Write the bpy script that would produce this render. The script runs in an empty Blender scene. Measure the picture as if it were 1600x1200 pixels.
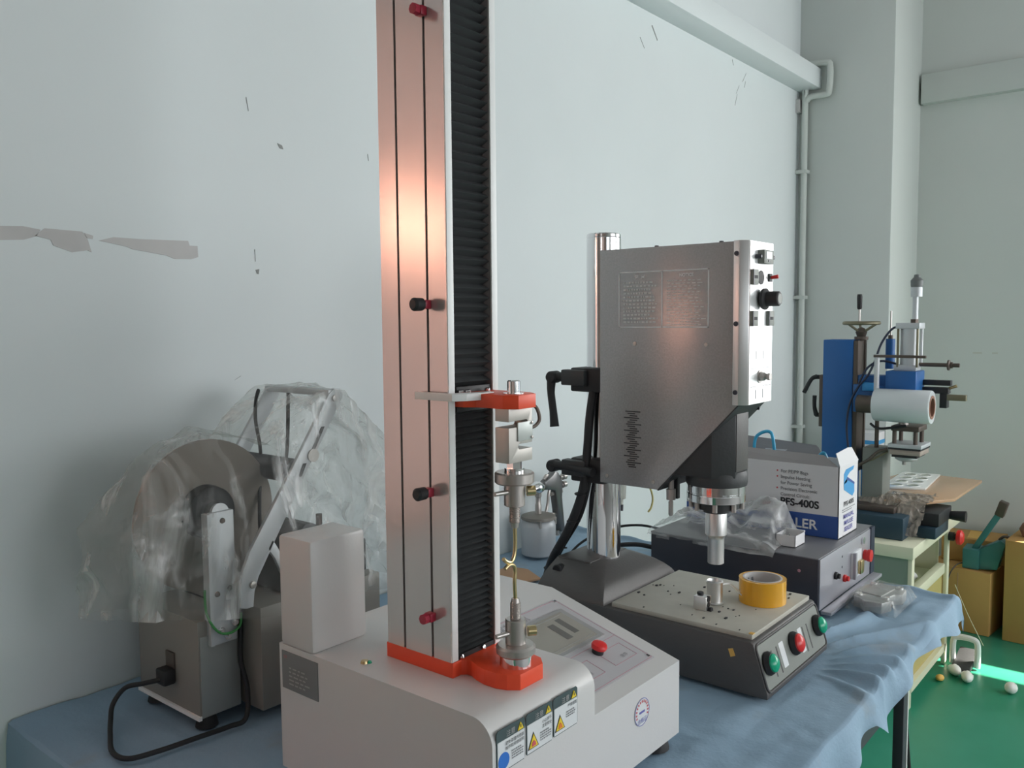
import bpy, bmesh, math, random
from mathutils import Vector as V, Matrix, noise
random.seed(7)
SC = bpy.context.scene; COL = SC.collection
PI = math.pi

# ---------------- camera, sky, sun, large lights, exposure ----------------
def make_camera():
    f, yaw, pit, rol = 1337.42, math.radians(39.2425), math.radians(4.2479), math.radians(-0.4731)
    fw = V((math.cos(yaw)*math.cos(pit), math.sin(yaw)*math.cos(pit), -math.sin(pit)))
    r = V((math.sin(yaw), -math.cos(yaw), 0)); u = r.cross(fw)
    r2 = r*math.cos(rol)+u*math.sin(rol); u2 = -r*math.sin(rol)+u*math.cos(rol)
    cd = bpy.data.cameras.new('camera'); c = bpy.data.objects.new('camera', cd); COL.objects.link(c)
    cd.sensor_width = 36; cd.lens = 36*f/1600; cd.clip_start = 0.02
    M = Matrix((r2, u2, -fw)).transposed().to_4x4(); M.translation = V((0, 0, 1.43)); c.matrix_world = M
    SC.camera = c
make_camera()
w = bpy.data.worlds.new('sky'); SC.world = w; w.use_nodes = True
w.node_tree.nodes['Background'].inputs[0].default_value = (0.80, 0.90, 1.0, 1)
w.node_tree.nodes['Background'].inputs[1].default_value = 1.0
def sun(toward, strength, ang):
    l = bpy.data.lights.new('sun', 'SUN'); l.energy = strength; l.angle = math.radians(ang); l.color = (1, .93, .82)
    o = bpy.data.objects.new('sun', l); COL.objects.link(o)
    o.rotation_euler = V(toward).to_track_quat('Z', 'Y').to_euler()
SUNV = (.5, -.7, .62)
sun(SUNV, 26, .6)
def area(name, loc, facing, sx, sy, power, col):
    l = bpy.data.lights.new(name, 'AREA'); l.shape = 'RECTANGLE'; l.size = sx; l.size_y = sy; l.energy = power; l.color = col
    o = bpy.data.objects.new(name, l); COL.objects.link(o); o.location = loc
    o.rotation_euler = V(facing).to_track_quat('-Z', 'Y').to_euler()
area('window_light', (4.50, -1.55, 1.80), (-1, 0, 0), 2.6, 1.1, 52, (1, .985, .96))       # far-wall window
area('window_light', (2.4, -3.92, 1.75), (0, 1, 0), 3.2, 1.5, 54, (.97, .98, 1))          # right-wall windows
area('window_light', (-1.2, -3.92, 1.75), (0, 1, 0), 2.2, 1.5, 1.5, (1, .95, .92))
area('warm_fill_light', (-2.95, -1.0, 1.6), (1, .25, 0), 1.8, 1.8, 2.5, (1, .80, .74))        # warm fill lamp added behind the camera to tint left-facing sides
area('added_curtain_light', (-.35, 1.70, 1.55), (0, -1, 0), 1.1, 1.1, 1.2, (1, .80, .73))        # lamp added to backlight the curtain
area('added_curtain_light', (.08, 1.64, 1.67), (0, -1, 0), .22, .12, 1.6, (1, .70, .56))  # added lamp: hot spot on the curtain for an orange reflection
area('added_curtain_light', (-.29, 1.64, 1.64), (0, -1, 0), .10, .26, 2.4, (1, .66, .50))  # second added hot spot, for the reflection near the welder's front
SC.view_settings.view_transform = 'Standard'; SC.view_settings.look = 'None'
SC.view_settings.gamma = 1; SC.view_settings.use_curve_mapping = False
SC.view_settings.exposure = 0.1

# ---------------- materials ----------------
def mat(name, col, rough=.5, metal=0, noise_amt=0, scale=20, col2=None, bump=0, bscale=60, trans=0, spec=.5, aniso=None, coat=0, detail=4):
    m = bpy.data.materials.new(name); m.use_nodes = True; nt = m.node_tree; b = nt.nodes['Principled BSDF']
    b.inputs['Base Color'].default_value = (*col, 1); b.inputs['Roughness'].default_value = rough
    b.inputs['Metallic'].default_value = metal; b.inputs['Transmission Weight'].default_value = trans
    b.inputs['Specular IOR Level'].default_value = spec; b.inputs['Coat Weight'].default_value = coat
    tc = nt.nodes.new('ShaderNodeTexCoord')
    if col2 is not None or noise_amt:
        n = nt.nodes.new('ShaderNodeTexNoise'); n.inputs['Scale'].default_value = scale; n.inputs['Detail'].default_value = detail
        nt.links.new(tc.outputs['Object'], n.inputs['Vector'])
        r = nt.nodes.new('ShaderNodeValToRGB'); c2 = col2 or tuple(x*(1-noise_amt) for x in col)
        r.color_ramp.elements[0].position = .35; r.color_ramp.elements[1].position = .68
        r.color_ramp.elements[0].color = (*c2, 1); r.color_ramp.elements[1].color = (*col, 1)
        nt.links.new(n.outputs['Fac'], r.inputs['Fac']); nt.links.new(r.outputs['Color'], b.inputs['Base Color'])
    if bump:
        n2 = nt.nodes.new('ShaderNodeTexNoise'); n2.inputs['Scale'].default_value = bscale; n2.inputs['Detail'].default_value = 3
        nt.links.new(tc.outputs['Object'], n2.inputs['Vector'])
        bp = nt.nodes.new('ShaderNodeBump'); bp.inputs['Strength'].default_value = bump; bp.inputs['Distance'].default_value = .002
        nt.links.new(n2.outputs['Fac'], bp.inputs['Height']); nt.links.new(bp.outputs['Normal'], b.inputs['Normal'])
    return m
def film(name, tint, fac, rough, scale=14, lo=.45, hi=.72, hifac=.6, edge=.4, rot=(0, .7, 0), str_=(1, 1, .18)):
    """clear plastic film: mostly transparent, with whitish creases and fold glints put in as streaks"""
    m = bpy.data.materials.new(name); m.use_nodes = True; nt = m.node_tree; nt.nodes.clear()
    out = nt.nodes.new('ShaderNodeOutputMaterial'); mix = nt.nodes.new('ShaderNodeMixShader')
    tr = nt.nodes.new('ShaderNodeBsdfTransparent'); tr.inputs[0].default_value = (.93, .94, .93, 1)
    p = nt.nodes.new('ShaderNodeBsdfPrincipled'); p.inputs['Base Color'].default_value = (*tint, 1); p.inputs['Roughness'].default_value = rough
    p.inputs['Specular IOR Level'].default_value = .8
    tc = nt.nodes.new('ShaderNodeTexCoord'); n = nt.nodes.new('ShaderNodeTexNoise'); n.inputs['Scale'].default_value = scale
    n.inputs['Detail'].default_value = 5; n.inputs['Distortion'].default_value = 1.2
    mp = nt.nodes.new('ShaderNodeMapping'); mp.inputs['Rotation'].default_value = rot; mp.inputs['Scale'].default_value = str_
    nt.links.new(tc.outputs['Object'], mp.inputs['Vector']); nt.links.new(mp.outputs[0], n.inputs['Vector'])
    mr = nt.nodes.new('ShaderNodeMapRange'); mr.inputs['From Min'].default_value = lo; mr.inputs['From Max'].default_value = hi
    mr.inputs['To Min'].default_value = fac; mr.inputs['To Max'].default_value = hifac
    nt.links.new(n.outputs['Fac'], mr.inputs['Value'])
    fr = nt.nodes.new('ShaderNodeLayerWeight'); fr.inputs['Blend'].default_value = .25
    ad = nt.nodes.new('ShaderNodeMath'); ad.operation = 'MULTIPLY_ADD'; ad.use_clamp = True; ad.inputs[1].default_value = edge
    nt.links.new(fr.outputs['Facing'], ad.inputs[0]); nt.links.new(mr.outputs[0], ad.inputs[2])
    bp = nt.nodes.new('ShaderNodeBump'); bp.inputs['Strength'].default_value = .9; bp.inputs['Distance'].default_value = .01
    nt.links.new(n.outputs['Fac'], bp.inputs['Height']); nt.links.new(bp.outputs['Normal'], p.inputs['Normal'])
    nt.links.new(ad.outputs[0], mix.inputs[0]); nt.links.new(tr.outputs[0], mix.inputs[1]); nt.links.new(p.outputs[0], mix.inputs[2])
    nt.links.new(mix.outputs[0], out.inputs[0]); return m
def emit(name, col, s):
    m = bpy.data.materials.new(name); m.use_nodes = True; b = m.node_tree.nodes['Principled BSDF']
    b.inputs['Base Color'].default_value = (*col, 1); b.inputs['Emission Color'].default_value = (*col, 1); b.inputs['Emission Strength'].default_value = s
    return m
M = {}
M['wall'] = mat('painted_plaster', (.735, .785, .79), .75, noise_amt=.035, scale=1.6, bump=.25, bscale=14)
M['wall2'] = mat('painted_plaster_far', (.675, .715, .685), .75, noise_amt=.04, scale=1.5, bump=.25, bscale=12)
M['concrete'] = mat('unseen_grey_floor', (.30, .30, .29), .6, noise_amt=.1, scale=3)  # for the unseen floor zone, grey to keep green out of the chrome
M['faint'] = mat('faint_scuff', (.60, .62, .56), .8)
M['backwall'] = mat('dim_brown_wall', (.30, .22, .19), .7)  # unseen back wall, made dark to cut bounce on left-facing sides
M['ceil'] = mat('grey_ceiling', (.42, .42, .42), .8)
M['bare'] = mat('bare_plaster', (.60, .59, .58), .9, noise_amt=.12, scale=9)
M['crack'] = mat('crack_dark', (.30, .31, .30), .9)
M['pipe'] = mat('pipe_paint', (.66, .70, .66), .45)
M['green_floor'] = mat('green_floor_paint', (.025, .26, .15), .34, col2=(.05, .31, .20), scale=3.2, bump=.1, bscale=8, detail=8)
M['cloth'] = mat('blue_cloth', (.33, .47, .60), .9, col2=(.29, .42, .545), scale=5, bump=.35, bscale=140)
M['white'] = mat('white_enamel', (.67, .66, .65), .32, bump=.08, bscale=220)
M['white2'] = mat('white_paint', (.80, .81, .80), .4)
M['cream'] = mat('cream_enamel', (.78, .77, .58), .4)
M['grn_grey'] = mat('grey_green_enamel', (.27, .33, .27), .5)
M['alu'] = mat('brushed_aluminium', (.80, .79, .78), .36, 1)
M['alu_col'] = mat('anodised_aluminium', (.66, .60, .585), .17, .6)
M['alu_bright'] = mat('bright_aluminium_panel', (.93, .94, .94), .42, .55)
M['chrome'] = mat('chrome', (.86, .86, .87), .08, 1)
M['steel'] = mat('machined_steel', (.50, .465, .44), .32, .7)
M['brass'] = mat('yellow_zinc_wire', (.58, .46, .25), .3, 1)
M['black'] = mat('black_plastic', (.02, .02, .022), .55)
M['rubber'] = mat('black_rubber', (.022, .022, .024), .6)
M['bellow'] = mat('black_bellows_fabric', (.058, .062, .064), .42)
M['orange'] = mat('orange_red_enamel', (.86, .085, .03), .42)
M['red'] = mat('red_plastic', (.75, .03, .03), .3)
M['dkred'] = mat('dark_red_plastic', (.40, .02, .05), .35)
M['greenb'] = mat('green_plastic', (.0, .40, .22), .2)
M['hammer'] = mat('grey_hammered_enamel', (.47, .45, .445), .22, .40, noise_amt=.12, scale=260, bump=.12, bscale=300)
M['dkgrey'] = mat('dark_grey_casting', (.05, .052, .054), .5, .2, bump=.2, bscale=160)
M['basegrey'] = mat('grey_casting', (.105, .10, .098), .48, .2, bump=.2, bscale=160)
M['panelgrey'] = mat('grey_green_panel', (.23, .245, .22), .5)
M['plate'] = mat('worn_beige_plate', (.56, .54, .47), .5, noise_amt=.12, scale=14)
M['navy'] = mat('dark_blue_grey_enamel', (.055, .055, .07), .45, .1, bump=.1, bscale=200)
M['navytop'] = mat('grey_lid_enamel', (.24, .24, .255), .4, .3)
M['genface'] = mat('grey_front_panel', (.46, .46, .50), .35, .4)
M['tape'] = mat('yellow_packing_tape', (.86, .43, .02), .18, coat=.5)
M['tapeside'] = mat('yellow_tape_edge', (.84, .50, .12), .5)
M['paper'] = mat('white_paper_core', (.66, .64, .63), .8, noise_amt=.05, scale=40)
M['carton'] = mat('white_card', (.80, .79, .80), .6)
M['cardgrey'] = mat('grey_card_inside', (.36, .34, .34), .8)
M['brownbox'] = mat('brown_cardboard', (.60, .34, .115), .8, noise_amt=.1, scale=5)
M['browncard'] = mat('tan_card', (.56, .34, .20), .8)
M['blueprint'] = mat('blue_ink', (.035, .10, .36), .5)
M['ltblue'] = mat('light_blue_ink', (.06, .36, .72), .5)
M['blackink'] = mat('black_ink', (.03, .03, .035), .6)
M['greyink'] = mat('grey_ink', (.22, .22, .23), .6)
M['whiteink'] = mat('white_ink', (.93, .93, .93), .9, spec=.1)
M['paleink'] = mat('pale_ink', (.42, .41, .40), .6)
M['redink'] = mat('red_ink', (.62, .10, .12), .6)
M['pinkink'] = mat('pink_ink', (.55, .27, .32), .6)
M['blueink'] = mat('violet_blue_ink', (.13, .13, .42), .6)
M['yellowink'] = mat('yellow_ink', (.85, .62, .03), .5)
M['orangeink'] = mat('orange_ink', (.80, .22, .04), .5)
M['slate'] = mat('slate_ink', (.055, .085, .09), .45)
M['sticker'] = mat('sticker_white', (.74, .76, .77), .4)
M['nameplate'] = mat('grey_nameplate', (.23, .23, .23), .45, .3)
M['memb'] = mat('lilac_membrane_panel', (.52, .51, .53), .35)
M['memgrey'] = mat('membrane_grey', (.34, .34, .34), .4)
M['lcd'] = mat('lcd_glass', (.36, .35, .31), .12)
M['lcdd'] = mat('lcd_dark', (.16, .16, .15), .15)
M['disc'] = mat('brown_grey_disc', (.235, .20, .17), .5, noise_amt=.08, scale=6)
M['winder'] = mat('grey_brown_enamel', (.28, .265, .24), .5)
M['blue'] = mat('blue_enamel', (.012, .115, .36), .42)
M['blue2'] = mat('bright_blue_enamel', (.03, .29, .66), .4)
M['iron'] = mat('brown_iron', (.12, .095, .08), .5, .5)
M['hand'] = mat('olive_handwheel', (.22, .20, .13), .45, .5)
M['filmroll'] = mat('film_roll_white', (.76, .79, .80), .22, col2=(.68, .72, .74), scale=3, coat=.4)
M['core'] = mat('brown_core', (.30, .15, .10), .8)
M['amber'] = mat('amber_acrylic', (.78, .50, .30), .25, trans=.25)
M['tray'] = mat('white_tray', (.88, .88, .84), .4)
M['teal'] = mat('teal_enamel', (.055, .20, .20), .4)
M['darkblue'] = mat('dark_blue_base', (.02, .05, .075), .5)
M['skyblue'] = mat('sky_blue_plastic', (.05, .42, .68), .4)
M['cablegreen'] = mat('green_wire', (.06, .30, .08), .5)
M['bag'] = film('clear_bag_film', (.80, .80, .80), .16, .16, 14, .44, .66, .78, .45, (.5, .3, .8), (1, .22, 1))
M['cover'] = film('streaky_cover_film', (.80, .81, .79), .05, .12, 13, .50, .68, .55, .30)  # whitish streaks stand in for glints on the folds
M['wrap'] = film('wrap_film', (.80, .80, .78), .05, .12, 30, .52, .74, .40, .25)
M['brownfilm'] = film('brown_scrap_film', (.42, .36, .30), .45, .22, 30, .40, .68, .9, .4)
M['glass'] = mat('regulator_bowl', (.75, .76, .70), .15, trans=.6)
M['window_glow'] = emit('daylit_frosted_glass', (.86, .94, 1), 1.2)
M['curtain'] = None
M['cellalu'] = mat('load_cell_aluminium', (.50, .475, .44), .45, .35)
M['cellplate'] = mat('cell_cover_plate', (.50, .53, .51), .4, .3)
M['noticeink'] = mat('notice_ink', (.80, .79, .77), .9, spec=.1)
M['blackblue'] = mat('dark_blue_black', (.02, .028, .06), .4)
M['yellowhose'] = mat('yellow_hose', (.55, .50, .18), .5)
M['castalu'] = mat('cast_aluminium', (.50, .50, .49), .45, .6)
M['alusatin'] = mat('satin_aluminium', (.60, .62, .64), .45, .3)
M['iron2'] = mat('dull_brown_lid', (.30, .28, .25), .5, .4)
M['gunmetal'] = mat('gunmetal', (.20, .20, .20), .35, .8)
M['grnface'] = mat('pale_grey_green_cover', (.36, .38, .37), .45, .2)
M['ochre'] = mat('ochre_board', (.50, .40, .15), .6)
M['kgrey'] = mat('grey_knob', (.16, .17, .17), .5)
M['handpink'] = mat('pinkish_heater_plate', (.46, .38, .33), .5, .3)
M['holegrey'] = mat('grey_green_hole', (.33, .36, .28), .6)

# ---------------- builder ----------------
class B:
    def __init__(s): s.bm = bmesh.new()
    def box(s, x0, x1, y0, y1, z0, z1, bev=0, seg=2, mtx=None):
        b = bmesh.new(); bmesh.ops.create_cube(b, size=1)
        for v in b.verts:
            v.co = V(((x0+x1)/2+v.co.x*(x1-x0), (y0+y1)/2+v.co.y*(y1-y0), (z0+z1)/2+v.co.z*(z1-z0)))
        if bev: bmesh.ops.bevel(b, geom=b.edges[:], offset=bev, segments=seg, profile=.5, affect='EDGES')
        return s.add(b, mtx)
    def add(s, b, mtx=None):
        if mtx is not None: b.transform(mtx)
        me = bpy.data.meshes.new('t'); b.to_mesh(me); b.free(); s.bm.from_mesh(me); bpy.data.meshes.remove(me); return s
    def cyl(s, p0, p1, r0, r1=None, seg=24, cap=True):
        p0 = V(p0); p1 = V(p1); r1 = r0 if r1 is None else r1
        d = p1-p0; b = bmesh.new()
        bmesh.ops.create_cone(b, cap_ends=cap, segments=seg, radius1=r0, radius2=r1, depth=d.length)
        b.transform(Matrix.Translation((p0+p1)/2) @ d.to_track_quat('Z', 'Y').to_matrix().to_4x4()); return s.add(b)
    def lathe(s, c, axis, prof, seg=32):
        """prof: list of (distance along axis, radius)"""
        c = V(c); q = V(axis).to_track_quat('Z', 'Y').to_matrix(); b = bmesh.new(); rings = []
        for h, r in prof:
            rings.append([b.verts.new(c+q@V((r*math.cos(2*PI*i/seg), r*math.sin(2*PI*i/seg), h))) for i in range(seg)])
        for a, d in zip(rings, rings[1:]):
            for i in range(seg): b.faces.new((a[i], a[(i+1) % seg], d[(i+1) % seg], d[i]))
        if prof[0][1] > 1e-5: b.faces.new(rings[0][::-1])
        if prof[-1][1] > 1e-5: b.faces.new(rings[-1])
        bmesh.ops.remove_doubles(b, verts=b.verts, dist=1e-6); return s.add(b)
    def ring(s, c, axis, ro, ri, h, seg=40):
        return s.lathe_open(c, axis, [(0, ri), (0, ro), (h, ro), (h, ri), (0, ri)], seg)
    def lathe_open(s, c, axis, prof, seg=32):
        c = V(c); q = V(axis).to_track_quat('Z', 'Y').to_matrix(); b = bmesh.new(); rings = []
        for h, r in prof:
            rings.append([b.verts.new(c+q@V((r*math.cos(2*PI*i/seg), r*math.sin(2*PI*i/seg), h))) for i in range(seg)])
        for a, d in zip(rings, rings[1:]):
            for i in range(seg): b.faces.new((a[i], a[(i+1) % seg], d[(i+1) % seg], d[i]))
        bmesh.ops.remove_doubles(b, verts=b.verts, dist=1e-6); bmesh.ops.recalc_face_normals(b, faces=b.faces); return s.add(b)
    def tube(s, pts, r, seg=10, closed=False, smooth=0):
        P = [V(p) for p in pts]
        if smooth:
            Q = []; n = len(P)
            rng = range(n if closed else n-1)
            for i in rng:
                p0 = P[(i-1) % n] if closed or i > 0 else P[0]; p1 = P[i]; p2 = P[(i+1) % n]; p3 = P[(i+2) % n] if closed or i+2 < n else P[-1]
                for k in range(smooth):
                    t = k/smooth; Q.append(.5*((2*p1)+(-p0+p2)*t+(2*p0-5*p1+4*p2-p3)*t*t+(-p0+3*p1-3*p2+p3)*t**3))
            if not closed: Q.append(P[-1])
            P = Q
        b = bmesh.new(); rings = []; n = len(P); N = None
        for i, p in enumerate(P):
            t = (P[(i+1) % n]-P[i-1]) if closed else (P[min(i+1, n-1)]-P[max(i-1, 0)])
            t.normalize()
            if N is None: N = t.orthogonal().normalized()
            else: N = (N-t*N.dot(t)).normalized()
            Bn = t.cross(N); rr = r if not isinstance(r, (list, tuple)) else (lambda q: r[int(q)]+(r[min(int(q)+1, len(r)-1)]-r[int(q)])*(q-int(q)))(i*(len(r)-1)/(n-1))
            rings.append([b.verts.new(p+N*rr*math.cos(2*PI*k/seg)+Bn*rr*math.sin(2*PI*k/seg)) for k in range(seg)])
        prs = list(zip(rings, rings[1:]))+([(rings[-1], rings[0])] if closed else [])
        for a, d in prs:
            for k in range(seg): b.faces.new((a[k], a[(k+1) % seg], d[(k+1) % seg], d[k]))
        if not closed: b.faces.new(rings[0][::-1]); b.faces.new(rings[-1])
        return s.add(b)
    def prism(s, poly, ax, a, c, bev=0):
        """poly in the plane normal to ax ('x': (y,z), 'y': (x,z), 'z': (x,y))"""
        b = bmesh.new(); f = {'x': lambda p, t: V((t, p[0], p[1])), 'y': lambda p, t: V((p[0], t, p[1])), 'z': lambda p, t: V((p[0], p[1], t))}[ax]
        A = [b.verts.new(f(p, a)) for p in poly]; C = [b.verts.new(f(p, c)) for p in poly]; n = len(poly)
        b.faces.new(A); b.faces.new(C[::-1])
        for i in range(n): b.faces.new((A[i], C[i], C[(i+1) % n], A[(i+1) % n]))
        bmesh.ops.recalc_face_normals(b, faces=b.faces)
        if bev: bmesh.ops.bevel(b, geom=b.edges[:], offset=bev, segments=2, profile=.5, affect='EDGES')
        return s.add(b)
    def sph(s, c, r, sc=(1, 1, 1), seg=20):
        b = bmesh.new(); bmesh.ops.create_uvsphere(b, u_segments=seg, v_segments=seg//2, radius=r)
        b.transform(Matrix.Translation(c) @ Matrix.Diagonal((*sc, 1))); return s.add(b)
    def quad(s, *p):
        s.bm.faces.new([s.bm.verts.new(V(q)) for q in p]); return s
    def build(s, name, m, parent=None, smooth=True, label=None):
        bm = s.bm
        if parent is None:
            xs = [v.co for v in bm.verts]; lo = V([min(c[i] for c in xs) for i in range(3)]); hi = V([max(c[i] for c in xs) for i in range(3)])
            off = V(((lo.x+hi.x)/2, (lo.y+hi.y)/2, lo.z))
        else: off = V(parent['org'])
        for v in bm.verts: v.co -= off
        me = bpy.data.meshes.new(name); bm.to_mesh(me); bm.free()
        me.materials.append(M[m] if isinstance(m, str) else m)
        if smooth:
            me.polygons.foreach_set('use_smooth', [True]*len(me.polygons)); me.set_sharp_from_angle(angle=math.radians(32))
        o = bpy.data.objects.new(name, me); COL.objects.link(o); o['org'] = list(off)
        if parent is None: o.location = off
        else: o.parent = parent
        if label: o['label'] = label
        return o
def rbox(name, dims, m, parent=None, bev=0, label=None): return B().box(*dims, bev=bev).build(name, m, parent, label=label)
def thing(name, loc, label, cat, group=None):
    o = bpy.data.objects.new(name, None); COL.objects.link(o); o.location = loc; o['org'] = list(loc); o.empty_display_size = .05
    return tag(o, label, cat, group)
def tag(o, label, cat, group=None, kind=None):
    o['label'] = label; o['category'] = cat
    if group: o['group'] = group
    if kind: o['kind'] = kind
    return o
def struct(o, label=None):
    o['kind'] = 'structure'
    if label: o['label'] = label
    return o
def text(s, size, org, right, up, m, parent, name='printed_text', align='LEFT', bold=.0, sx=1):
    cu = bpy.data.curves.new('t', 'FONT'); cu.body = s; cu.size = size; cu.align_x = align; cu.offset = bold*size
    o = bpy.data.objects.new('t', cu); COL.objects.link(o); bpy.context.view_layer.update()
    me = bpy.data.meshes.new_from_object(o.evaluated_get(bpy.context.evaluated_depsgraph_get()))
    bpy.data.objects.remove(o); bpy.data.curves.remove(cu)
    r = V(right).normalized(); u = V(up).normalized(); n = r.cross(u); off = V(parent['org'])
    for v in me.vertices: v.co = V(org)+r*v.co.x*sx+u*v.co.y+n*.0006-off
    me.materials.append(M[m]); q = bpy.data.objects.new(name, me); COL.objects.link(q); q.parent = parent; q['org'] = list(off)
    return q
def bars(b, org, right, up, width, h, step, rows, fill=.9, dash=.012, var=.4, lift=.0005):
    """rows of small print too fine to read"""
    r = V(right).normalized(); u = V(up).normalized(); n = r.cross(u)*lift
    for k in range(rows):
        x = 0; end = width*random.uniform(1-var, 1)
        while x < end:
            d = dash*random.uniform(.5, 1.3); p = V(org)+r*x-u*step*k+n
            b.quad(p, p+r*d, p+r*d+u*h, p+u*h); x += d+dash*.35
    return b
XM, YM, ZU = V((0, -1, 0)), V((1, 0, 0)), V((0, 0, 1))   # reading direction on -X faces, on -Y faces

# ================= SETTING =================
WY = 1.585; FX = 4.60; PX = 4.15; TZ = .745
struct(rbox('floor', (-3.2, 5.0, -.70, 2.0, -.06, 0), 'green_floor'))
struct(rbox('floor', (-3.2, 5.0, -4.2, -.70, -.06, 0), 'concrete'))  # unseen grey zone added to cut green bounce and reflections
wl = struct(B().box(.32, 4.8, WY, WY+.14, 0, 3.7).box(-3.2, -.95, WY, WY+.14, 0, 3.7).box(-.95, .32, WY, WY+.14, 0, .95).box(-.95, .32, WY, WY+.14, 2.15, 3.7).build('wall_left', 'wall'))
def patch(pts, name, m):
    b = B(); b.prism(pts, 'y', WY-.0012, WY+.001); return b.build(name, m, wl)
patch([(.50, 1.59), (.619, 1.598), (.648, 1.594), (.640, 1.582), (.62, 1.575), (.584, 1.572), (.50, 1.566)], 'bare_patch', 'bare')
patch([(.655, 1.597), (.719, 1.596), (.728, 1.583), (.734, 1.560), (.727, 1.563), (.700, 1.558), (.668, 1.568), (.664, 1.578), (.638, 1.583)], 'bare_patch', 'bare')
patch([(.722, 1.594), (.738, 1.590), (.737, 1.584), (.727, 1.585)], 'bare_patch', 'bare')
patch([(.748, 1.582), (.775, 1.590), (.83, 1.590), (.925, 1.593), (.928, 1.584), (.945, 1.584), (.946, 1.562), (.930, 1.557), (.895, 1.556), (.878, 1.562), (.81, 1.570), (.80, 1.574)], 'bare_patch', 'bare')
patch([(1.143, 1.817), (1.155, 1.814), (1.158, 1.806), (1.149, 1.807)], 'chip', 'crack')
patch([(1.079, 1.542), (1.088, 1.544), (1.086, 1.533), (1.082, 1.534)], 'chip', 'crack')
for x0, z0, x1, z1, t in [(1.068, 1.90, 1.073, 1.873, .0012), (3.50, 2.43, 3.535, 2.475, .006), (3.52, 2.41, 3.53, 2.44, .003), (3.44, 2.37, 3.47, 2.41, .002), (3.43, 2.32, 3.45, 2.37, .0025), (2.74, 2.47, 2.78, 2.43, .006), (3.40, 2.50, 3.41, 2.48, .003), (1.02, 1.31, 1.035, 1.318, .001), (2.66, 2.41, 2.69, 2.38, .002), (1.078, 1.585, 1.079, 1.56, .0008), (1.40, 1.83, 1.402, 1.815, .001), (1.52, 1.78, 1.53, 1.75, .001)]:
    t *= .5; patch([(x0, z0), (x0+t*1.5, z0+t), (x1+t, z1), (x1, z1-t)], 'crack', 'crack')
struct(B().box(PX, FX+.2, 1.152, WY+.01, 0, 3.7, .004).build('wall_corner', 'wall2'))
fw_ = B().box(FX, FX+.14, .10, 1.6, 0, 3.7).box(FX, FX+.14, -4.2, -2.9, 0, 3.7).box(FX, FX+.14, -2.9, .10, 0, .89).box(FX, FX+.14, -2.9, .10, 2.4, 3.7).box(FX, FX+.14, -2.9, .10, 1.215, 1.25)
fw_ = struct(fw_.build('wall_far', 'wall2'))
b = B(); b.prism([(4.6, 0)]*0+[(1.02, 1.285), (1.05, 1.29), (1.05, 1.27), (1.01, 1.272)], 'x', FX-.001, FX+.001)
struct(B().box(-3.2, -3.06, -4.2, 1.6, 0, 3.7).build('wall_back', 'backwall'))
struct(B().box(-3.2, 4.8, -4.2, -4.0, 0, 3.7).build('wall_right', 'wall2'))
struct(B().box(-3.2, 4.8, -4.2, 1.8, 3.7, 3.8).build('ceiling', 'ceil'))
# faint marks on the far wall
for y, wd in [(.868, .020), (.793, .012)]:
    B().box(FX-.001, FX+.001, y-wd, y+wd, 1.252, 1.260).build('scuff', 'faint', fw_)
struct(B().box(-3.0, PX, 1.48, WY+.01, 2.512, 2.605, .003).build('trim_1', 'wall'), 'painted concrete beam along the left wall')
struct(B().box(FX-.05, FX+.01, -4.2, 1.14, 2.462, 2.60, .003).build('trim_2', 'wall2'), 'painted concrete beam along the far wall')
# windows (outside the frame) that give the daylight
def window(name, x0, x1, y0, y1, z0, z1, n, ax):
    f = B(); t = .03
    if ax == 'x':
        for z in (z0, z1): f.box(x0, x1, y0, y1, z-t/2, z+t/2)
        for k in range(n+1): yy = y0+(y1-y0)*k/n; f.box(x0, x1, yy-t/2, yy+t/2, z0, z1)
    else:
        for z in (z0, z1): f.box(x0, x1, y0, y1, z-t/2, z+t/2)
        for k in range(n+1): xx = x0+(x1-x0)*k/n; f.box(xx-t/2, xx+t/2, y0, y1, z0, z1)
    o = struct(f.build(name, 'white2'))
    p = B()
    if ax == 'x': p.box((x0+x1)/2-.004, (x0+x1)/2+.004, y0, y1, z0, z1)
    else: p.box(x0, x1, (y0+y1)/2-.004, (y0+y1)/2+.004, z0, z1)
    p.build('frosted_pane', 'window_glow', o); return o
window('window_1', FX+.02, FX+.06, -2.88, .08, 1.265, 2.385, 3, 'x')
window('window_2', .8, 4.0, -3.99, -3.95, 1.0, 2.5, 4, 'y')
window('window_3', -2.3, -.1, -3.99, -3.95, 1.0, 2.5, 3, 'y')
cm = bpy.data.materials.new('added_curtain_cloth'); cm.use_nodes = True; nt = cm.node_tree; nt.nodes.clear()
o_ = nt.nodes.new('ShaderNodeOutputMaterial'); mx = nt.nodes.new('ShaderNodeMixShader'); mx.inputs[0].default_value = .55
d_ = nt.nodes.new('ShaderNodeBsdfDiffuse'); d_.inputs[0].default_value = (.82, .65, .58, 1); t_ = nt.nodes.new('ShaderNodeBsdfTranslucent'); t_.inputs[0].default_value = (.95, .67, .57, 1)
nt.links.new(d_.outputs[0], mx.inputs[1]); nt.links.new(t_.outputs[0], mx.inputs[2]); nt.links.new(mx.outputs[0], o_.inputs[0])
b = B(); pts = []
for i in range(121):
    x = -1.0+1.38*i/120; pts.append((x, WY-.03+.018*math.sin(i*.62)+.006*math.sin(i*1.9)))
for p, q in zip(pts, pts[1:]): b.quad((*p, .9), (*q, .9), (*q, 2.2), (*p, 2.2))
bmesh.ops.remove_doubles(b.bm, verts=b.bm.verts, dist=1e-5)
cu = b.build('curtain', cm); tag(cu, 'unseen orange curtain added at the left wall for the warm reflections', 'curtain')  # added out of view to throw orange reflections and pinkish light
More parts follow.
